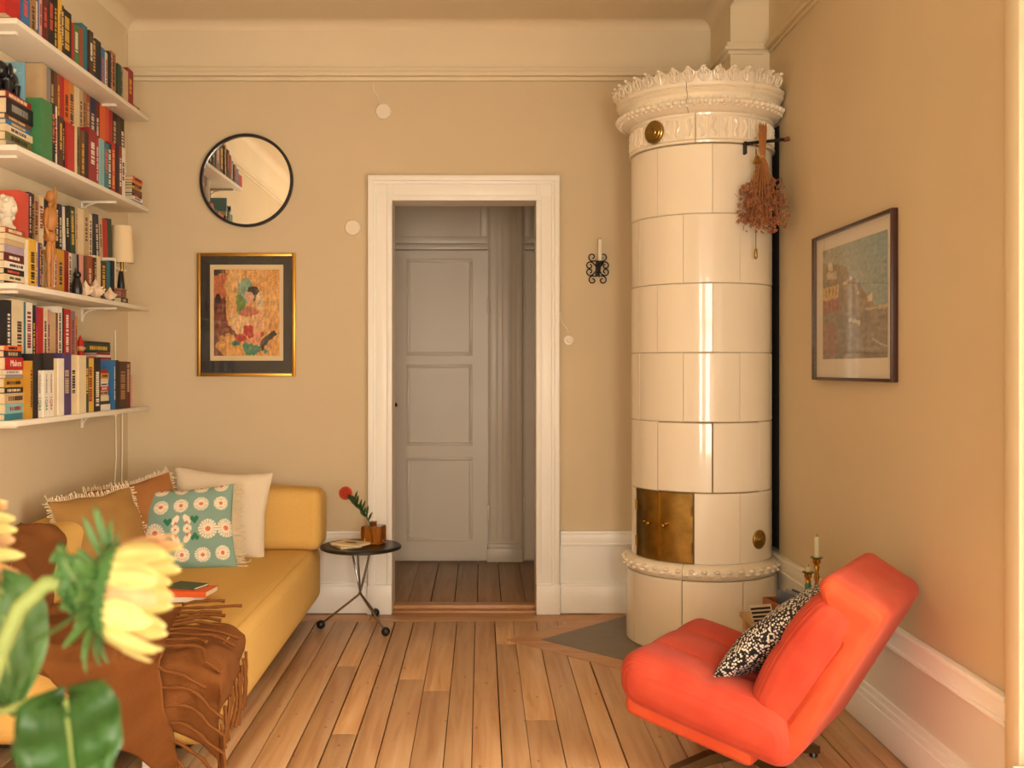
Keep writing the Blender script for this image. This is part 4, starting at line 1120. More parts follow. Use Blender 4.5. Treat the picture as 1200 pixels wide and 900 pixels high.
for k, (o, col, h, _) in enumerate(o4[2:5]):
    o['label'] = ('white 1Q84 volume with black top and green numerals, beside the plain black book', 'white 1Q84 volume with black top, green numerals, between two matching volumes', 'white 1Q84 volume with black top and red numerals on lowest shelf')[k]

# ------------------------------------------------------------------ ornaments on the shelves
def on(px, y, z): return Vector(((px-VX)*y/FPX, y, z))
M_plaster = mat('plaster', 'd9cdb6', .8, bump=.15, bscale=30)
pb = thing('plaster_bust', 'small white plaster head on the book pile of the third shelf', 'bust', (-1.895, 4.08, stk3+.001))
bm = bmesh.new(); lathe(bm, [(.036, 0), (.038, .014), (.028, .024), (.022, .045), (.021, .062)], 20); obj('pedestal', bm, M_plaster, pb)
bm = bmesh.new(); ball(bm, (0, 0, .092), .046, 20, 14, (.92, 1, 1.05)); ball(bm, (.034, -.012, .082), .018, 10, 8); ball(bm, (.045, -.016, .088), .009, 8, 6); ball(bm, (.012, -.042, .09), .012, 8, 6, (1, .5, 1.3))
for k in range(26):
    a = k*2.4; zz = .09+.04*math.sin(k*.7); rr = math.sqrt(max(0, 1-((zz-.092)/.05)**2))*.045
    if math.cos(a) < .5: ball(bm, (rr*math.cos(a), rr*math.sin(a), zz), .012, 7, 5)
obj('head', bm, M_plaster, pb)
be = thing('elephant_figurine', 'black elephant figurine on the book pile of the second shelf', 'figurine', (-1.895, 4.075, stk2+.001))
M_blk = mat('black_ceramic', '121114', .3)
bm = bmesh.new(); ball(bm, (0, .02, .075), .05, 16, 10, (.75, 1.1, .8)); ball(bm, (0, -.045, .098), .034, 14, 10, (.9, 1, 1.05))
obj('body', bm, M_blk, be)
for sx_ in (-1, 1):
    for yy in (-.015, .055):
        bm = bmesh.new(); lathe(bm, [(.015, 0), (.013, .02), (.017, .06)], 10, (sx_*.02, yy, 0)); obj('leg', bm, M_blk, be)
    bm = bmesh.new(); ball(bm, (sx_*.034, -.028, .10), .026, 10, 8, (.3, .8, 1.1)); obj('ear', bm, M_blk, be)
bm = bmesh.new(); tube(bm, bez((0, -.07, .10), (0, -.10, .07), (0, -.085, .03), (0, -.105, .022), 8), .012, 8, .006); obj('trunk', bm, M_blk, be)
bb = thing('blue_print_box', 'blue cardboard case with small white pictures beside the black elephant', 'case', (-1.915, 4.155, stk2+.001))
obj('case_body', box_bm(-.085, .06, 0, .016, 0, .165, .002), mat('blue_card', '6f9fb0', .6), bb)
for k, (a, b) in enumerate(((.02, .13), (.022, .09), (-.03, .11), (-.02, .05))):
    bm = bmesh.new(); ball(bm, (a, -.0004, b), .010, 10, 6, (1, .08, .8)); obj('printed_figure', bm, mat('white_print', 'dfe6e2', .6), bb)
obj('print_line', boxes((-.07, .05, -.0006, 0, .072, .075), (-.07, .05, -.0006, 0, .118, .121)), mat('pale_blue_print', '8fb6c2', .6), bb, smooth=False)
# jointed wooden figure in front of the third shelf's books
M_lime = mat('limewood', 'b0763a', .5, var=.1, vscale=20)
ym = Yof(k3(305, 0)[0], -1.815)
wf = thing('wooden_mannequin', 'jointed wooden artist mannequin standing before the books of the third shelf', 'figurine', (-1.812, ym, SHELF_Z[2]+.001))
bm = bmesh.new(); bx(bm, -.022, .020, -.035, .045, 0, .010, .002); obj('stand', bm, M_lime, wf)
def seg_(name, a, b, r0, r1):
    a, b = Vector(a), Vector(b); m = (a+b)/2; bm = bmesh.new()
    tube(bm, [a, a+(b-a)*.2, m, a+(b-a)*.85, b], lambda t: r0*(.55+.9*math.sin(PI*min(1, t*.9+.08)))*.8+(r1-r0)*t*.5, 10); obj(name, bm, M_lime, wf)
seg_('leg', (0, -.012, .010), (0, -.012, .105), .008, .011); seg_('leg', (0, -.012, .105), (0, -.010, .20), .011, .014)
seg_('leg', (0, .02, .010), (0, .02, .105), .008, .011); seg_('leg', (0, .02, .105), (0, .014, .20), .011, .014)
seg_('pelvis', (0, .002, .20), (0, .002, .245), .024, .022); seg_('torso', (0, .002, .248), (0, .004, .345), .026, .031)
seg_('neck', (0, .004, .345), (0, .004, .37), .008, .008)
bm = bmesh.new(); ball(bm, (0, .004, .392), .020, 14, 10, (.9, .9, 1.3)); obj('head', bm, M_lime, wf)
seg_('arm', (0, -.03, .335), (0, -.045, .26), .008, .007); seg_('arm', (0, -.045, .26), (.006, -.015, .205), .007, .006)
seg_('arm', (0, .036, .335), (0, .058, .375), .008, .007); seg_('arm', (0, .058, .375), (0, .046, .44), .007, .006)
# black cat figure and shells
yc = Yof(k3(490, 0)[0], -1.812)
ct = thing('cat_figurine', 'sitting black cat figurine among the books of the third shelf', 'figurine', (-1.822, yc, SHELF_Z[2]+.001))
bm = bmesh.new(); lathe(bm, [(.022, 0), (.026, .02), (.022, .05), (.014, .075)], 16); obj('body', bm, M_blk, ct)
bm = bmesh.new(); ball(bm, (.002, 0, .09), .018, 12, 8)
for s in (-1, 1): tube(bm, [(0, s*.010, .10), (0, s*.014, .122)], .006, 6, .001)
obj('head', bm, M_blk, ct)
M_shell = mat('shell', 'e5cdb0', .45, var=.15, vscale=40)
def shell(px, sc, lab, seed):
    y = Yof(k3(px, 0)[0], -1.803); t = thing('seashell', lab, 'shell', (-1.803, y, SHELF_Z[2]+.0008), (0, 0, seed*1.3))
    bm = bmesh.new(); prof = []
    def f(r, z, a): return r*(1+.22*max(0, math.sin(a*5+z*60)))
    lathe(bm, [(.004*sc, 0), (.020*sc, .010*sc), (.026*sc, .022*sc), (.018*sc, .036*sc), (.010*sc, .046*sc), (.0012, .064*sc)], 20, fn=f); obj('whorl', bm, M_shell, t)
    for k in range(7):
        a = k*.9+seed; bm = bmesh.new(); d = Vector((math.cos(a), math.sin(a), 0)); z = (.020+.012*(k % 2))*sc
        tube(bm, [d*.018*sc+Vector((0, 0, z)), d*.036*sc+Vector((0, 0, z+.010*sc))], .007*sc, 6, .001); obj('spike', bm, M_shell, t)
shell(530, 1.1, 'tall pointed seashell beside the black cat on the third shelf', 1)
shell(592, 1.35, 'large spiky pink seashell on the third shelf', 2)
shell(682, 1.0, 'small spiky seashell near the little box on the third shelf', 3)
# little lamp, black vase, box and book at the far end
yl = 5.40
lp = thing('table_lamp', 'small table lamp with cream shade at the far end of the third shelf', 'lamp', (-1.895, yl, SHELF_Z[2]+.0008))
bm = bmesh.new(); lathe(bm, [(.045, 0), (.045, .012), (.012, .02), (.009, .16), (.009, .30)], 20); obj('lamp_base', bm, M_brass, lp)
bm = bmesh.new(); lathe(bm, [(.062, .225), (.050, .420), (.048, .420), (.060, .225)], 32, cap=False); obj('lamp_shade', bm, mat('shade_linen', 'e8d0a6', .9), lp)
yv = Yof(k3(740, 0)[0], -1.845)
vz = thing('black_vase', 'slim black vase beside the little lamp', 'vase', (-1.836, yv, SHELF_Z[2]+.0008))
bm = bmesh.new(); lathe(bm, [(.016, 0), (.020, .03), (.019, .09), (.013, .15), (.009, .165)], 18); obj('vase_body', bm, M_blk, vz)
yb2 = Yof(k3(735, 0)[0], -1.80)+.045
bk = stack(2, False, -1.802, yb2, .095, [(.026, 'charcoal', 1)], z0=SHELF_Z[2]+.0008)
rec[-1][3][0][0]['label'] = 'charcoal book lying flat under a small brown box beside the lamp'; rec[-1][3][0][0]['category'] = 'book'; rec[-1][3][0][0]['group'] = 'books on the third shelf'
bxx = thing('keepsake_box', 'small brown leather box on a charcoal book beside the lamp', 'box', (-1.845, yb2+.047, bk+.0005))
obj('box_body', box_bm(-.036, .038, -.040, .042, 0, .034, .004), mat('brown_leather', '8a5a44', .5), bxx)
obj('box_lid', box_bm(-.038, .040, -.042, .044, .0345, .046, .004), mat('brown_leather', '8a5a44', .5), bxx)
obj('box_rim', boxes((.0382, .0395, -.03, -.026, .006, .03), (.0382, .0395, .026, .03, .006, .03), (.0382, .0395, -.03, .03, .028, .031)), mat('dark_leather', '5c3526', .5), bxx, smooth=False)
# red gnome between the books of the lowest shelf
yg = 4.857
gn = thing('gnome_figurine', 'little wooden gnome in red cap and coat on the lowest shelf', 'figurine', (-1.902, yg, SHELF_Z[3]+RISE[3]+.001))
M_rdp = mat('red_lacquer', 'b01f1e', .35); M_skin = mat('peach_wood', 'd69a68', .6)
bm = bmesh.new(); lathe(bm, [(.018, .028), (.021, .05), (.016, .085), (.011, .10)], 16); obj('coat', bm, M_rdp, gn)
for s in (-1, 1):
    bm = bmesh.new(); lathe(bm, [(.008, 0), (.008, .03)], 10, (0, s*.009, 0)); obj('leg', bm, M_skin, gn)
    bm = bmesh.new(); tube(bm, [(.004, s*.014, .092), (.012, s*.026, .066), (.022, s*.018, .052)], .006, 8); obj('arm', bm, M_rdp, gn)
bm = bmesh.new(); ball(bm, (0, 0, .115), .016, 12, 8); tube(bm, [(.012, 0, .114), (.026, 0, .113)], .004, 6); obj('head', bm, M_skin, gn)
bm = bmesh.new(); lathe(bm, [(.018, .122), (.015, .14), (.006, .165), (.001, .175)], 14); obj('cap', bm, M_rdp, gn)
# white cords in the corner under the shelves
for k, pts in enumerate(([(XL+.012, 5.70, 1.15), (XL+.010, 5.705, .95), (XL+.012, 5.69, .76)], [(XL+.008, 5.60, 1.60), (XL+.008, 5.605, 1.2), (XL+.010, 5.61, .90), (XL+.012, 5.58, .76)])):
    bm = bmesh.new(); tube(bm, pts, .0035, 6); tag(obj('lamp_cord', bm, M_plastic), ('short white cable hanging in the corner behind the sofa', 'long white lamp cable running down the wall beside the shelves')[k], 'cable')
# ------------------------------------------------------------------ pictures and fittings on the walls
bw_ = lambda px: (px-VX)/206
bz_ = lambda py: EYE+(432-py)/206
mr = thing('round_mirror', 'round mirror in thin black metal frame above the gold-framed picture', 'mirror', (bw_(289.5), YB-.001, bz_(212)))
bm = bmesh.new(); R = .265; N = 96
prof = [(R-.016, -.004), (R-.016, -.022), (R, -.022), (R, -.0)]
cols_ = [[bm.verts.new((r*math.cos(2*PI*k/N), y, r*math.sin(2*PI*k/N))) for r, y in prof] for k in range(N)]
for k in range(N):
    for j in range(4): bm.faces.new((cols_[k][j], cols_[k][(j+1) % 4], cols_[(k+1) % N][(j+1) % 4], cols_[(k+1) % N][j]))
obj('mirror_frame', bm, M_black, mr)
bm = bmesh.new(); disc_prism(bm, (0, 0, 0), R-.014, (0, -1, 0), .009, 96); obj('mirror_glass', bm, mat('silver_mirror', 'e8e6e0', .01, 1), mr, ang=20)

def painted_panel(name, w, h, nx, ny, fn, m, parent, loc, rot):
    me = bpy.data.meshes.new(name); V = []; F = []; cl = []
    for j in range(ny+1):
        for i in range(nx+1):
            V.append((w*(i/nx-.5), 0, h*(j/ny-.5))); cl.append(fn(i/nx, 1-j/ny))
    for j in range(ny):
        for i in range(nx): a = j*(nx+1)+i; F.append((a, a+1, a+nx+2, a+nx+1))
    me.from_pydata(V, [], F); me.update(); paint(me, cl); me.materials.append(m)
    return mesh_obj(name, me, parent, loc, rot)
M_art = mat_attr('art_print', .7)
def wob(x, y, s, k=0): return noise.noise(Vector((x*s, y*s, k)))
def blend(a, b, t): t = max(0, min(1, t)); return tuple(p*(1-t)+q*t for p, q in zip(a, b))
def art_one(x, y):
    """loose painterly still life: ochre ground, pale figure shape, flowers and leaves"""
    X = x+.03*wob(x, y, 6, 1)+.018*wob(x, y, 22, 11); Y = y+.03*wob(x, y, 6, 2)+.018*wob(x, y, 22, 12)
    c = blend(hexc('cf8f47'), hexc('dda962'), .5+1.2*wob(x*1.0, y*.6, 5, 3))
    if X < .25-.12*abs(Y-.45) and Y > .32: c = hexc('6b3324')
    if X < .42 and Y > .52 and X < .30+.35*(Y-.5) and Y < .78: c = hexc('7a3d2c')
    if X < .2 and .05 < Y < .33: c = hexc('b9683f')
    if X < .17 and Y < .05+.02*wob(x, y, 9, 4): c = hexc('2a2019')
    if (X-.07)**2+(Y-.34)**2*.6 < .0022: c = hexc('2b1a18')
    for (a, b, r, q, h) in ((.30, .16, .13, .9, 'dcae72'), (.30, .42, .13, .5, 'dba866'), (.48, .60, .22, 1.6, 'e2b987'), (.68, .60, .17, 1.2, 'dba574'), (.23, .88, .20, 1.6, 'd69c52')):
        if (X-a)**2+((Y-b)*q)**2 < r*r*(1+.5*wob(x, y, 14, 7)): c = blend(c, hexc(h), .85+.3*wob(x, y, 20, 5))
    if (X-.50)**2+((Y-.25)*.9)**2 < .017*(1+.6*wob(x, y, 12, 8)): c = hexc('7f9f84')
    if (X-.40)**2+((Y-.41)*.55)**2 < .0045: c = hexc('5d8436')
    if (X-.60)**2*1.0+((Y-.27)*.9)**2 < .0075 and X > .46: c = hexc('2b2420')
    if (X-.70)**2*2.4+((Y-.36)*.8)**2 < .008: c = hexc('d7b98a')
    if ((X-.55)/.075)**2+((Y-.31)/.075)**2 < 1: c = hexc('d2a184')
    if abs(X-.54) < .028 and .36 < Y < .46: c = hexc('cf9273')
    if ((X-.53)/.15)**2+((Y-.50)/.055)**2 < 1 and Y > .44: c = hexc('b9684e')
    for (a, b, r) in ((.50, .70, .05), (.57, .68, .045), (.38, .79, .05), (.47, .80, .045), (.57, .74, .04), (.74, .77, .03), (.44, .75, .03)):
        if (X-a)**2+(Y-b)**2 < r*r*(1+.8*wob(x, y, 25, 9)): c = hexc('b3242c')
    for (a, b) in ((.62, .82), (.66, .76), (.70, .84), (.52, .84)):
        if (X-a)**2+(Y-b)**2 < .0018*(1+wob(x, y, 20, 2)): c = hexc('d8876f')
    u = (X-.82)*.8+(Y-.81)*.75; v = (X-.82)*.75-(Y-.81)*.8
    if abs(u) < .035+.02*wob(x, y, 15, 3) and abs(v) < .15: c = hexc('24251d')
    for (a, b, r, q) in ((.33, .86, .05, 1.2), (.56, .93, .13, 2.0), (.48, .90, .06, 1), (.66, .92, .06, 1.6), (.80, .94, .04, 2)):
        if (X-a)**2+((Y-b)*q)**2 < r*r*(1+.7*wob(x, y, 22, 4)): c = hexc('2e8061')
    k = 1+.45*wob(x, y*.55, 26, 6)+.3*wob(x*.6, y, 60, 7)
    return tuple(min(1, v*k) for v in blend(c, hexc('e3b877'), .35*max(0, wob(x, y, 18, 6))))
def art_two(x, y):
    """harbour town on a hillside, sky, houses and dark water"""
    n = wob(x, y*1.3, 9, 1); X = x+.015*wob(x, y, 12, 2)+.012*wob(x, y, 34, 11); Y = y+.015*wob(x, y, 12, 3)+.012*wob(x, y, 34, 12)
    sky = blend(hexc('5f8d98'), hexc('a9a183'), (1-X)*.75+Y*.35+.15*n); c = sky
    ridge = .12+.18*X+max(0, X-.35)*.62+.03*wob(x, 0, 14, 4)
    if Y > ridge: c = blend(hexc('6d5c43'), hexc('8d7a58'), .5+1.1*wob(x, y, 16, 5))
    for (a, b, w_, h_, q) in ((.10, .12, .07, .08, 'cfc0a0'), (.08, .22, .16, .06, 'bfae8c'), (.46, .30, .04, .03, 'cdbf9e'), (.72, .48, .07, .06, 'cdbd96'), (.56, .43, .03, .02, 'c9b996'), (.36, .33, .06, .02, 'd4c8ac'), (.90, .58, .10, .02, 'c99c3a')):
        if a-.0 < X < a+w_ and b < Y < b+h_: c = hexc(q)
    if Y > .585+.02*X: c = blend(hexc('5c5348'), hexc('7d7464'), .45+1.3*wob(x*.8, y*2.2, 11, 6))
    if X < .27 and .34 < Y < .46: c = hexc('c9a24a')
    if X < .29 and .30 < Y < .345 and Y > .345-.16*min(X+.03, .29-X+.03): c = hexc('6b5a48')
    if X < .27 and .36 < Y < .43 and (X*18) % 1 < .35 and X > .05: c = hexc('7a5c2c')
    if X < .28 and .46 < Y < .58: c = hexc('8a3528') if (X*14) % 1 > .18 else hexc('a5513a')
    if X < .24 and .66 < Y < .97: c = blend(c, hexc('8f4433'), .55+.4*wob(x, y*3, 10, 7))
    if .45 < X < .62 and abs(Y-.68-.25*(X-.5)) < .018: c = hexc('b9b2a0')
    if .7 < X and abs(Y-.60) < .012+.01*wob(x, y, 30, 8): c = hexc('a89c84')
    if .8 < X and abs(Y-.88-.3*(X-.9)) < .008: c = hexc('a79f90')
    k = 1.05+.32*wob(x*.7, y, 30, 6)+.25*wob(x, y*.5, 70, 7)
    return tuple(min(1, v*k) for v in blend(c, hexc('a89878'), .12+.3*max(0, wob(x, y*2, 16, 9))))
def framed(name, label, loc, rot, w, h, fw, fd, mf, mats_layers, art, pw, ph, px_, pz, nx, ny):
    t = thing(name, label, 'picture', loc, rot)
    obj('picture_frame', boxes((-w/2, -w/2+fw, -fd, 0, -h/2, h/2), (w/2-fw, w/2, -fd, 0, -h/2, h/2), (-w/2+fw, w/2-fw, -fd, 0, h/2-fw, h/2), (-w/2+fw, w/2-fw, -fd, 0, -h/2, -h/2+fw), bev=.0025), mf, t)
    y = -.004
    for (mw, mh, m, nm) in mats_layers:
        obj(nm, box_bm(px_*(nm != 'mat_board')-mw/2, px_*(nm != 'mat_board')+mw/2, y-.002, y, -mh/2+pz*(nm != 'mat_board'), mh/2+pz*(nm != 'mat_board')), m, t, smooth=False); y -= .0022
    painted_panel('print', pw, ph, nx, ny, art, M_art, t, (px_, y-.0004, pz), (0, 0, 0))
    obj('picture_glass', box_bm(-w/2+fw*.7, w/2-fw*.7, -fd+.003, -fd+.0045, -h/2+fw*.7, h/2-fw*.7), M_glass, t, smooth=False)
    return t
framed('framed_picture', 'gold-framed colourful painting print with black mat under the round mirror', (bw_(289.5), YB-.001, bz_(369)), (0, 0, 0), .558, .70, .019, .022, M_gold,
       [(.52, .66, mat('black_mat', '1c1813', .6), 'mat_board'), (.415, .545, mat('cream_paper', 'dcc79c', .8), 'paper')], art_one, .372, .49, .0, .012, 150, 200)
framed('framed_picture', 'dark-framed harbour hillside print with white border on the right wall', (XR-.001, (3.705+4.60)/2, 1.6565), (0, 0, -PI/2), .895, .633, .0125, .026, mat('dark_walnut_frame', '3a1a12', .4, var=.15, vscale=12),
       [(.875, .612, mat('white_paper', 'd9cfbc', .7), 'mat_board')], art_two, .72, .475, .008, .012, 220, 150)
# round ceiling-height alarm, blind cover and cord switch
def wall_disc(name, px, py, r, label, cat):
    t = thing(name, label, cat, (bw_(px), YB-.0008, bz_(py)))
    bm = bmesh.new(); disc_prism(bm, (0, 0, 0), r, (0, -1, 0), .018, 32, .006); obj('cover', bm, M_plastic, t)
    return t
t = wall_disc('junction_box', 449.5, 131, .046, 'round white wall box with cable near the picture moulding', 'wall box')
bm = bmesh.new(); tube(bm, [(-.02, -.004, .04), (-.035, -.004, .09), (-.058, -.004, .12), (-.06, -.004, .158)], .0035, 6); obj('cable', bm, M_plastic, t)
wall_disc('blind_cover', 413.5, 267, .046, 'round white blind cover beside the doorway casing', 'cover plate')
t = wall_disc('wall_switch', 666, 399, .030, 'small round white switch with curved cord right of the doorway', 'switch')
bm = bmesh.new(); disc_prism(bm, (0, -.018, 0), .012, (0, -1, 0), .008, 16, .003); obj('switch_knob', bm, M_plastic, t)
bm = bmesh.new(); tube(bm, bez((0, -.004, .028), (0, -.004, .09), (-.046, -.004, .07), (-.048, -.004, .16), 12), .003, 6); obj('cord', bm, M_plastic, t)

# iron sconce with a candle
sc_ = thing('wall_sconce', 'black wrought iron scroll sconce between doorway and tile stove', 'sconce', (bw_(700), YB-.001, bz_(315)))
def spiral(cx, cz, r0, a0, turns, s):
    out = []
    for k in range(22):
        t = k/21; a = a0+s*turns*2*PI*t; r = r0*(1-.72*t); out.append((cx+r*math.cos(a), -.012, cz+r*math.sin(a)))
    return out
for sx_ in (-1, 1):
    for (cx, cz, r, a0, s) in ((.030, .066, .026, -2.4, -1), (.044, .016, .024, 2.6, 1), (.044, -.018, .024, -2.6, -1), (.028, -.066, .026, 2.3, 1)):
        # scroll: from the centre out, then curling in
        base = spiral(cx, cz, r, a0, 1.15, -s if True else s)
        pts = [(0, -.012, cz*.15)]+base
        bm = bmesh.new(); tube(bm, [(sx_*p[0], p[1], p[2]) for p in pts], .0036, 6); obj('scroll', bm, M_iron, sc_)
bm = bmesh.new(); bx(bm, -.012, .012, -.018, 0, -.045, .03, .003); tube(bm, [(0, -.014, -.02), (.006, -.05, -.026), (.008, -.062, .0), (.008, -.062, .022)], .005, 8); obj('arm', bm, M_iron, sc_)
bm = bmesh.new(); lathe(bm, [(.010, .0), (.020, .012), (.022, .03), (.014, .031)], 18, (.008, -.062, .008)); obj('candle_cup', bm, M_iron, sc_)
cd = thing('candle', 'white candle standing in the iron wall sconce', 'candle', (bw_(700)+.008, YB-.063, bz_(315)+.0395))
bm = bmesh.new(); lathe(bm, [(.0115, 0), (.011, .118), (.006, .122)], 16); obj('wax', bm, M_wax, cd)
bm = bmesh.new(); tube(bm, [(0, 0, .12), (.001, 0, .130)], .001, 5); obj('wick', bm, M_iron, cd)

# ------------------------------------------------------------------ side table with flower
tb = thing('side_table', 'small round black side table on crossed chrome legs with black ball feet', 'table', (-.645, 5.49, 0))
bm = bmesh.new(); lathe(bm, [(.205, .425), (.216, .430), (.216, .440), (.210, .4445)], 64); obj('table_top', bm, M_black, tb, ang=30)
feet = [(-.857, 5.47), (-.497, 5.32), (-.593, 5.735)]
tops = [(.055, -.02), (-.06, .05), (-.01, -.07)]
knot = Vector((-.004, .0, .185))
for (fx, fy), (tx, ty) in zip(feet, tops):
    f = Vector((fx+.645, fy-5.49, .024)); bm = bmesh.new()
    kk = knot+(f-knot).normalized()*.012
    tube(bm, [Vector((tx, ty, .427)), knot+(Vector((tx, ty, .427))-knot)*.06+Vector((0, 0, .004)), kk, f], .006, 8); lg = obj('leg', bm, M_chrome, tb)
    bm = bmesh.new(); ball(bm, f, .0235, 16, 12); obj('ball_foot', bm, M_black, lg)
ZT_ = .4452
va = thing('amber_vase', 'square amber glass vase with short neck on the side table', 'vase', (-.583, 5.54, ZT_), (0, 0, math.radians(-14)))
M_amber = NT('amber_glass'); M_amber.b.inputs['Base Color'].default_value = (*hexc('c07a2a'), 1); M_amber.b.inputs['Roughness'].default_value = .08; M_amber.b.inputs['Transmission Weight'].default_value = .85; M_amber.b.inputs['IOR'].default_value = 1.45; M_amber = M_amber.m
obj('vase_body', rbox(.112, .112, .098, .010, (8, 8, 8)), M_amber, va, (0, 0, .0495))
bm = bmesh.new(); lathe(bm, [(.018, .097), (.017, .112), (.021, .118), (.017, .119), (.014, .10)], 20, cap=False); obj('vase_neck', bm, M_amber, va)
fw_ = thing('protea_stem', 'red pincushion flower with dark green leaves leaning out of the amber vase', 'flower', (-.583, 5.54, ZT_+.10))
hd = at(405, 578, 5.52)-Vector((-.583, 5.54, ZT_+.10))
stem = bez((0, 0, -.09), (-.005, 0, .03), (hd.x*.5, hd.y*.5, hd.z*.62), hd, 14)
bm = bmesh.new(); tube(bm, stem, .0035, 6); obj('stem', bm, mat('green_stem', '4a5a24', .7), fw_)
M_leafd = mat('dark_leaf', '2c4a20', .5, var=.25, vscale=30)
def blade(bm, p, d, L, wd, up):
    d = Vector(d).normalized(); s = d.cross(Vector(up)).normalized(); n = s.cross(d); rows_ = []
    for i in range(6):
        t = i/5; c = Vector(p)+d*L*t+n*(.18*L*math.sin(t*2)); ww = wd*math.sin(PI*(.08+.9*t))**.8/2
        rows_.append([bm.verts.new(c-s*ww+n*ww*.35), bm.verts.new(c), bm.verts.new(c+s*ww+n*ww*.35)])
    for i in range(5):
        for j in range(2): bm.faces.new((rows_[i][j], rows_[i][j+1], rows_[i+1][j+1], rows_[i+1][j]))
rl = random.Random(9)
for k in range(26):
    t = .42+.5*(k/26); p = stem[int(t*14)]; a = k*2.4
    dv = (stem[min(14, int(t*14)+1)]-stem[int(t*14)]).normalized()
    sd = Vector((math.cos(a), math.sin(a), .2)); bm = bmesh.new(); blade(bm, p, dv*.75+sd*.75, rl.uniform(.045, .065), .013, (0, -1, .3)); lo = obj('leaf', bm, M_leafd, fw_)
bm = bmesh.new(); ball(bm, hd, .022, 14, 10); hdobj = obj('flower_head', bm, mat('protea_red', 'c33a26', .7, var=.2, vscale=60), fw_)
bm = bmesh.new()
for k in range(150):
    z = 1-2*(k+.5)/150; r = math.sqrt(1-z*z); a = k*2.39996; d = Vector((r*math.cos(a), r*math.sin(a), z)); tube(bm, [hd+d*.018, hd+d*.037], .0017, 4, .0024)
obj('flower_pins', bm, mat('protea_pin', 'd6543a', .6), fw_, kind='stuff')
def flat_book(nm, lab, loc, rz, w, l, th, col, cat='book', rx=0):
    t = thing(nm, lab, cat, loc, (rx, 0, rz))
    obj('cover', boxes((-w/2, w/2, -l/2, l/2, 0, .0015), (-w/2, w/2, -l/2, l/2, th-.0015, th), (-w/2, -w/2+.0015, -l/2, l/2, .0015, th-.0015)), col, t, smooth=False)
    obj('pages', box_bm(-w/2+.0015, w/2-.003, -l/2+.003, l/2-.003, .0015, th-.0015), M_page, t, smooth=False); return t
b1 = flat_book('book', 'thin cream paperback lying under another on the side table', (-.722, 5.455, ZT_), math.radians(28), .12, .17, .011, mat('cream_cover', 'd8c193', .6))
b2 = flat_book('book', 'cream paperback with a dark oval on its cover, top of the side table pair', (-.690, 5.43, ZT_+.0115), math.radians(62), .12, .17, .012, mat('cream_cover2', 'e0cca0', .6))
bm = bmesh.new(); disc_prism(bm, (0, 0, .012), .02, (0, 0, 1), .0006, 24)
for v in bm.verts: v.co.y *= 1.9
obj('cover_oval', bm, mat('brown_print', '7a5334', .7), b2)
# books left on the sofa
sb1 = flat_book('book', 'orange book lying open-side out on the sofa above the throw', (-1.205, 4.24, ZS+.034), math.radians(82), .13, .19, .022, mat('orange_cover', 'e2622a', .6))
sb2 = flat_book('book', 'dark green booklet lying on top of the orange book on the sofa', (-1.225, 4.27, ZS+.0565), math.radians(70), .10, .14, .009, mat('green_cover', '4c5a3c', .7))
sb3 = flat_book('book', 'white paperback under the orange book on the sofa', (-1.225, 4.23, ZS+.013), math.radians(96), .12, .17, .020, mat('white_cover', 'ddd5c4', .6))

# ------------------------------------------------------------------ sunflowers in the foreground
M_pet = mat('pale_yellow_petal', 'd8cb80', .6, var=.16, vscale=22)
M_petr = mat('blushed_petal', 'd0a070', .6, var=.3, vscale=35)
M_sep = mat('sepal_green', '4a7438', .6, var=.2, vscale=25)
M_lf = mat('sunflower_leaf', '2f5a20', .45, var=.25, vscale=14)
M_lf2 = mat('sunflower_leaf_grey', '557c40', .55, var=.2, vscale=14)
M_st = mat('sunflower_stem', '8f9f58', .6, var=.15, vscale=20)
for m in (M_pet, M_petr, M_lf):
    m.node_tree.nodes['Principled BSDF'].inputs['Subsurface Weight'].default_value = .15
    m.node_tree.nodes['Principled BSDF'].inputs['Subsurface Radius'].default_value = (.01, .01, .004)
def petal(p, d, out, L, wd, curl, m, parent, name='petal', cup=.3):
    d = Vector(d).normalized(); o_ = Vector(out).normalized(); s = d.cross(o_).normalized(); bm = bmesh.new(); rows_ = []; n = 8
    for i in range(n+1):
        t = i/n; c = Vector(p)+d*L*t+o_*(curl*L*t*t); ww = wd/2*(max(0, math.sin(PI*(.12+.86*t)))**.7)
        rows_.append([bm.verts.new(c+s*ww*q+o_*(cup*ww*abs(q)**1.6)) for q in (-1, -.5, 0, .5, 1)])
    for i in range(n):
        for j in range(4): bm.faces.new((rows_[i][j], rows_[i][j+1], rows_[i+1][j+1], rows_[i+1][j]))
    o = obj(name, bm, m, parent); sm = o.modifiers.new('thickness', 'SOLIDIFY'); sm.thickness = .0008; return o
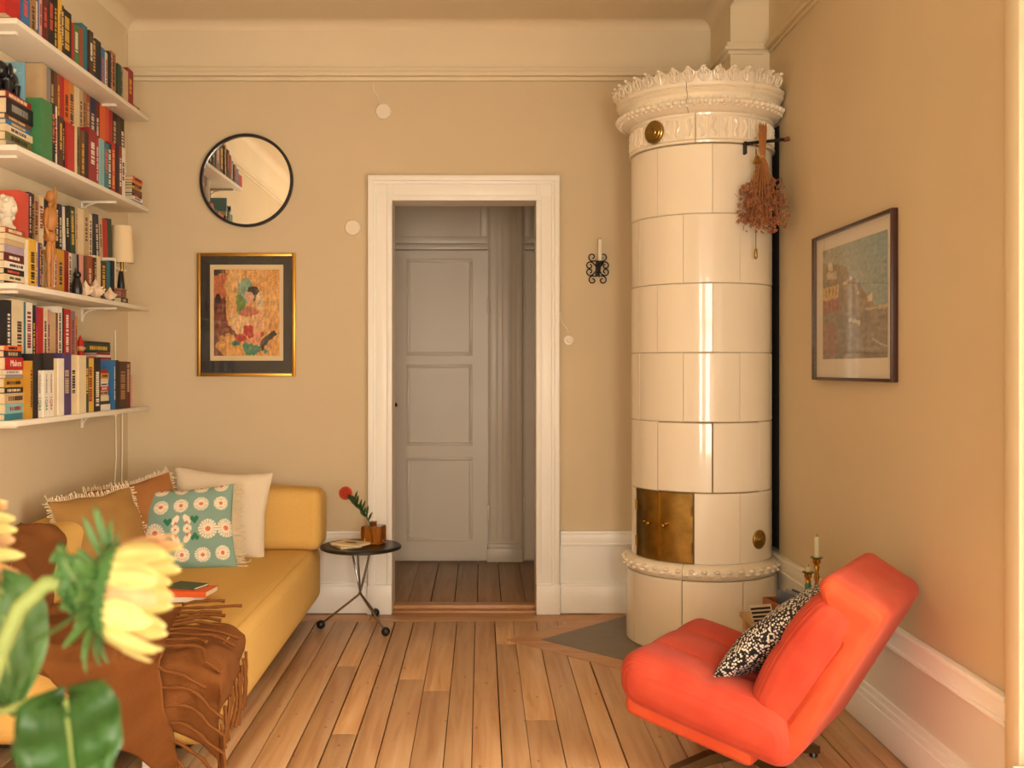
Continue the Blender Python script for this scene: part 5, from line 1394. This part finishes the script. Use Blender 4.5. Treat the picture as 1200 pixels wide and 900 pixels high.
def leaf_blade(base, tip, width, normal, m, parent, droop=.12, name='leaf'):
    base, tip = Vector(base), Vector(tip); d = tip-base; L = d.length; d.normalize(); n = Vector(normal); n = (n-d*n.dot(d)).normalized(); s = d.cross(n)
    bm = bmesh.new(); rows_ = []; N = 16; q_ = 12
    for i in range(N+1):
        t = i/N; wv = (math.sin(PI*min(1, t**.62))**.8)*width/2 if t > 0 else .002
        if t >= 1: wv = .0005
        r = []
        for j in range(q_+1):
            q = -1+2*j/q_
            back = -.16*L*abs(q)**1.5*max(0, 1-t*2.2)       # heart-shaped lobes
            ww = wv*q
            r.append(bm.verts.new(base+d*(L*t+back)+s*ww+n*(-droop*L*t*t+.22*abs(ww)-.006*math.cos(t*26)*abs(q)+.004*math.sin(j*2.2+t*9))))
        rows_.append(r)
    for i in range(N):
        for j in range(q_): bm.faces.new((rows_[i][j], rows_[i][j+1], rows_[i+1][j+1], rows_[i+1][j]))
    o = obj(name, bm, m, parent, ang=80); sm = o.modifiers.new('thickness', 'SOLIDIFY'); sm.thickness = .001
    bm = bmesh.new(); tube(bm, [base+d*(L*t)+n*(-droop*L*t*t+.0015) for t in (0, .2, .4, .6, .8, .97)], .0022, 6, .0006); obj('midrib', bm, M_st, o)
    return o
def flower(root, c, axis, R, npet, L, wd, seed):
    rf = random.Random(seed); ax = Vector(axis).normalized(); u = ax.orthogonal().normalized(); v = ax.cross(u)
    bm = bmesh.new(); cc = Vector(c)
    rings = []
    for (r, z) in ((.012, -.026), (.030, -.020), (R*.96, -.004), (R, .004), (R*.8, .010), (.004, .008)):
        rings.append([bm.verts.new(cc+ax*z+(u*math.cos(2*PI*k/24)+v*math.sin(2*PI*k/24))*r) for k in range(24)])
    for i in range(5):
        for k in range(24): bm.faces.new((rings[i][k], rings[i][(k+1) % 24], rings[i+1][(k+1) % 24], rings[i+1][k]))
    bm.faces.new(rings[0][::-1]); bm.faces.new(rings[-1])
    obj('flower_disc', bm, M_sep, root)
    for k in range(npet):
        a = 2*PI*k/npet+rf.uniform(-.06, .06); o_ = u*math.cos(a)+v*math.sin(a)
        fl_ = rf.uniform(.12, .36)
        petal(cc+o_*R*.95+ax*.002, ax+o_*fl_+Vector((0, 0, -.10)), o_, L*rf.uniform(.85, 1.1), wd*rf.uniform(.85, 1.15), rf.uniform(-.12, .02), M_petr if rf.random() < .28 else M_pet, root)
    for k in range(20):
        a = 2*PI*k/20+rf.uniform(-.1, .1); o_ = u*math.cos(a)+v*math.sin(a)
        petal(cc+o_*R*.85-ax*.008, o_*.9-ax*rf.uniform(.05, .55)+ax*.15, -ax, rf.uniform(.030, .048), .014, rf.uniform(-.3, .2), M_sep, root, 'sepal')
VB = Vector((-.56, .98, .90))                 # mouth of the vase, below the frame
def W_(px, py, y): return at(px, py, y)
sun = thing('sunflower', 'pale yellow sunflower turned sideways on a bent stem in front of the sofa', 'flower', VB)
hc_ = W_(132, 692, 1.0); L_ = lambda p: Vector(p)-VB
flower(sun, L_(hc_), (1, .12, -.10), .048, 26, .052, .021, 5)
st_ = [VB+Vector((0, 0, -.2)), VB+Vector((-.01, 0, .02)), W_(-12, 800, .985), W_(0, 765, .985), W_(24, 712, .99), W_(54, 684, .995), W_(92, 682, 1.0), W_(122, 690, 1.0)]
bm = bmesh.new(); tube(bm, [L_(p) for p in st_], .0085, 10); obj('stem', bm, M_st, sun)
leaf_blade(L_(W_(104, 706, .985)), L_(W_(66, 640, .97)), .040, (-.3, -1, .1), M_lf2, sun, .05)
leaf_blade(L_(W_(120, 690, .985)), L_(W_(70, 712, .965)), .044, (.1, -1, .3), M_lf2, sun, .02)
petal(L_(W_(104, 706, .99)), W_(52, 765, .99)-W_(104, 706, .99), (-.5, -.3, .6), .066, .010, .25, M_lf2, sun, 'bract')
pt = [W_(-30, 842, .97), W_(10, 832, .95), W_(44, 818, .93)]
bm = bmesh.new(); tube(bm, [L_(p) for p in [VB+Vector((-.005, 0, -.05))]+pt], .0035, 8); obj('leaf_stalk', bm, M_st, sun)
leaf_blade(L_(W_(78, 822, .93)), L_(W_(90, 965, .86)), .094, (.15, -1, .35), M_lf, sun, .12)
sun2 = thing('sunflower', 'second sunflower mostly hidden, with only petal tips and a broad leaf showing', 'flower', VB+Vector((-.03, .03, 0)))
VB2 = VB+Vector((-.03, .03, 0)); L2 = lambda p: Vector(p)-VB2
flower(sun2, L2(W_(-66, 640, 1.05)), (1, .05, .05), .045, 22, .056, .02, 8)
bm = bmesh.new(); tube(bm, [L2(p) for p in (VB2+Vector((0, 0, -.2)), VB2+Vector((-.02, 0, .03)), W_(-95, 780, 1.05), W_(-100, 690, 1.05), W_(-84, 645, 1.05))], .0075, 10); obj('stem', bm, M_st, sun2)
leaf_blade(L2(W_(2, 690, 1.06)), L2(W_(14, 842, 1.04)), .085, (.35, -1, .15), M_lf2, sun2, .1)
bm = bmesh.new(); tube(bm, [L2(p) for p in (W_(-96, 720, 1.05), W_(-40, 690, 1.06), W_(2, 690, 1.06))], .003, 8); obj('leaf_stalk', bm, M_st, sun2)
vs_ = thing('flower_vase', 'tall pale ceramic vase holding the sunflowers', 'vase', (VB.x-.015, VB.y+.015, .60))
bm = bmesh.new(); lathe(bm, [(.05, 0), (.065, .03), (.07, .12), (.05, .24), (.045, .30), (.05, .31), (.044, .308), (.04, .24), (.058, .12), (.05, .02)], 32, cap=False)
bmesh.ops.contextual_create(bm, geom=[e for e in bm.edges if e.is_boundary]) if False else None
obj('vase_wall', bm, M_plaster, vs_)
bm = bmesh.new(); lathe(bm, [(.05, 0), (.05, .02)], 32); obj('vase_foot', bm, M_plaster, vs_)
ft = thing('flower_stand', 'small round wooden stand under the sunflower vase', 'table', (VB.x-.015, VB.y+.015, 0))
bm = bmesh.new(); lathe(bm, [(.17, .575), (.175, .58), (.175, .594), (.17, .5995)], 40); obj('stand_top', bm, M_box, ft)
for k in range(3):
    a = k*2*PI/3; bm = bmesh.new(); tube(bm, [(.15*math.cos(a), .15*math.sin(a), .0), (.10*math.cos(a), .10*math.sin(a), .576)], .012, 8, .015); obj('leg', bm, M_box, ft)
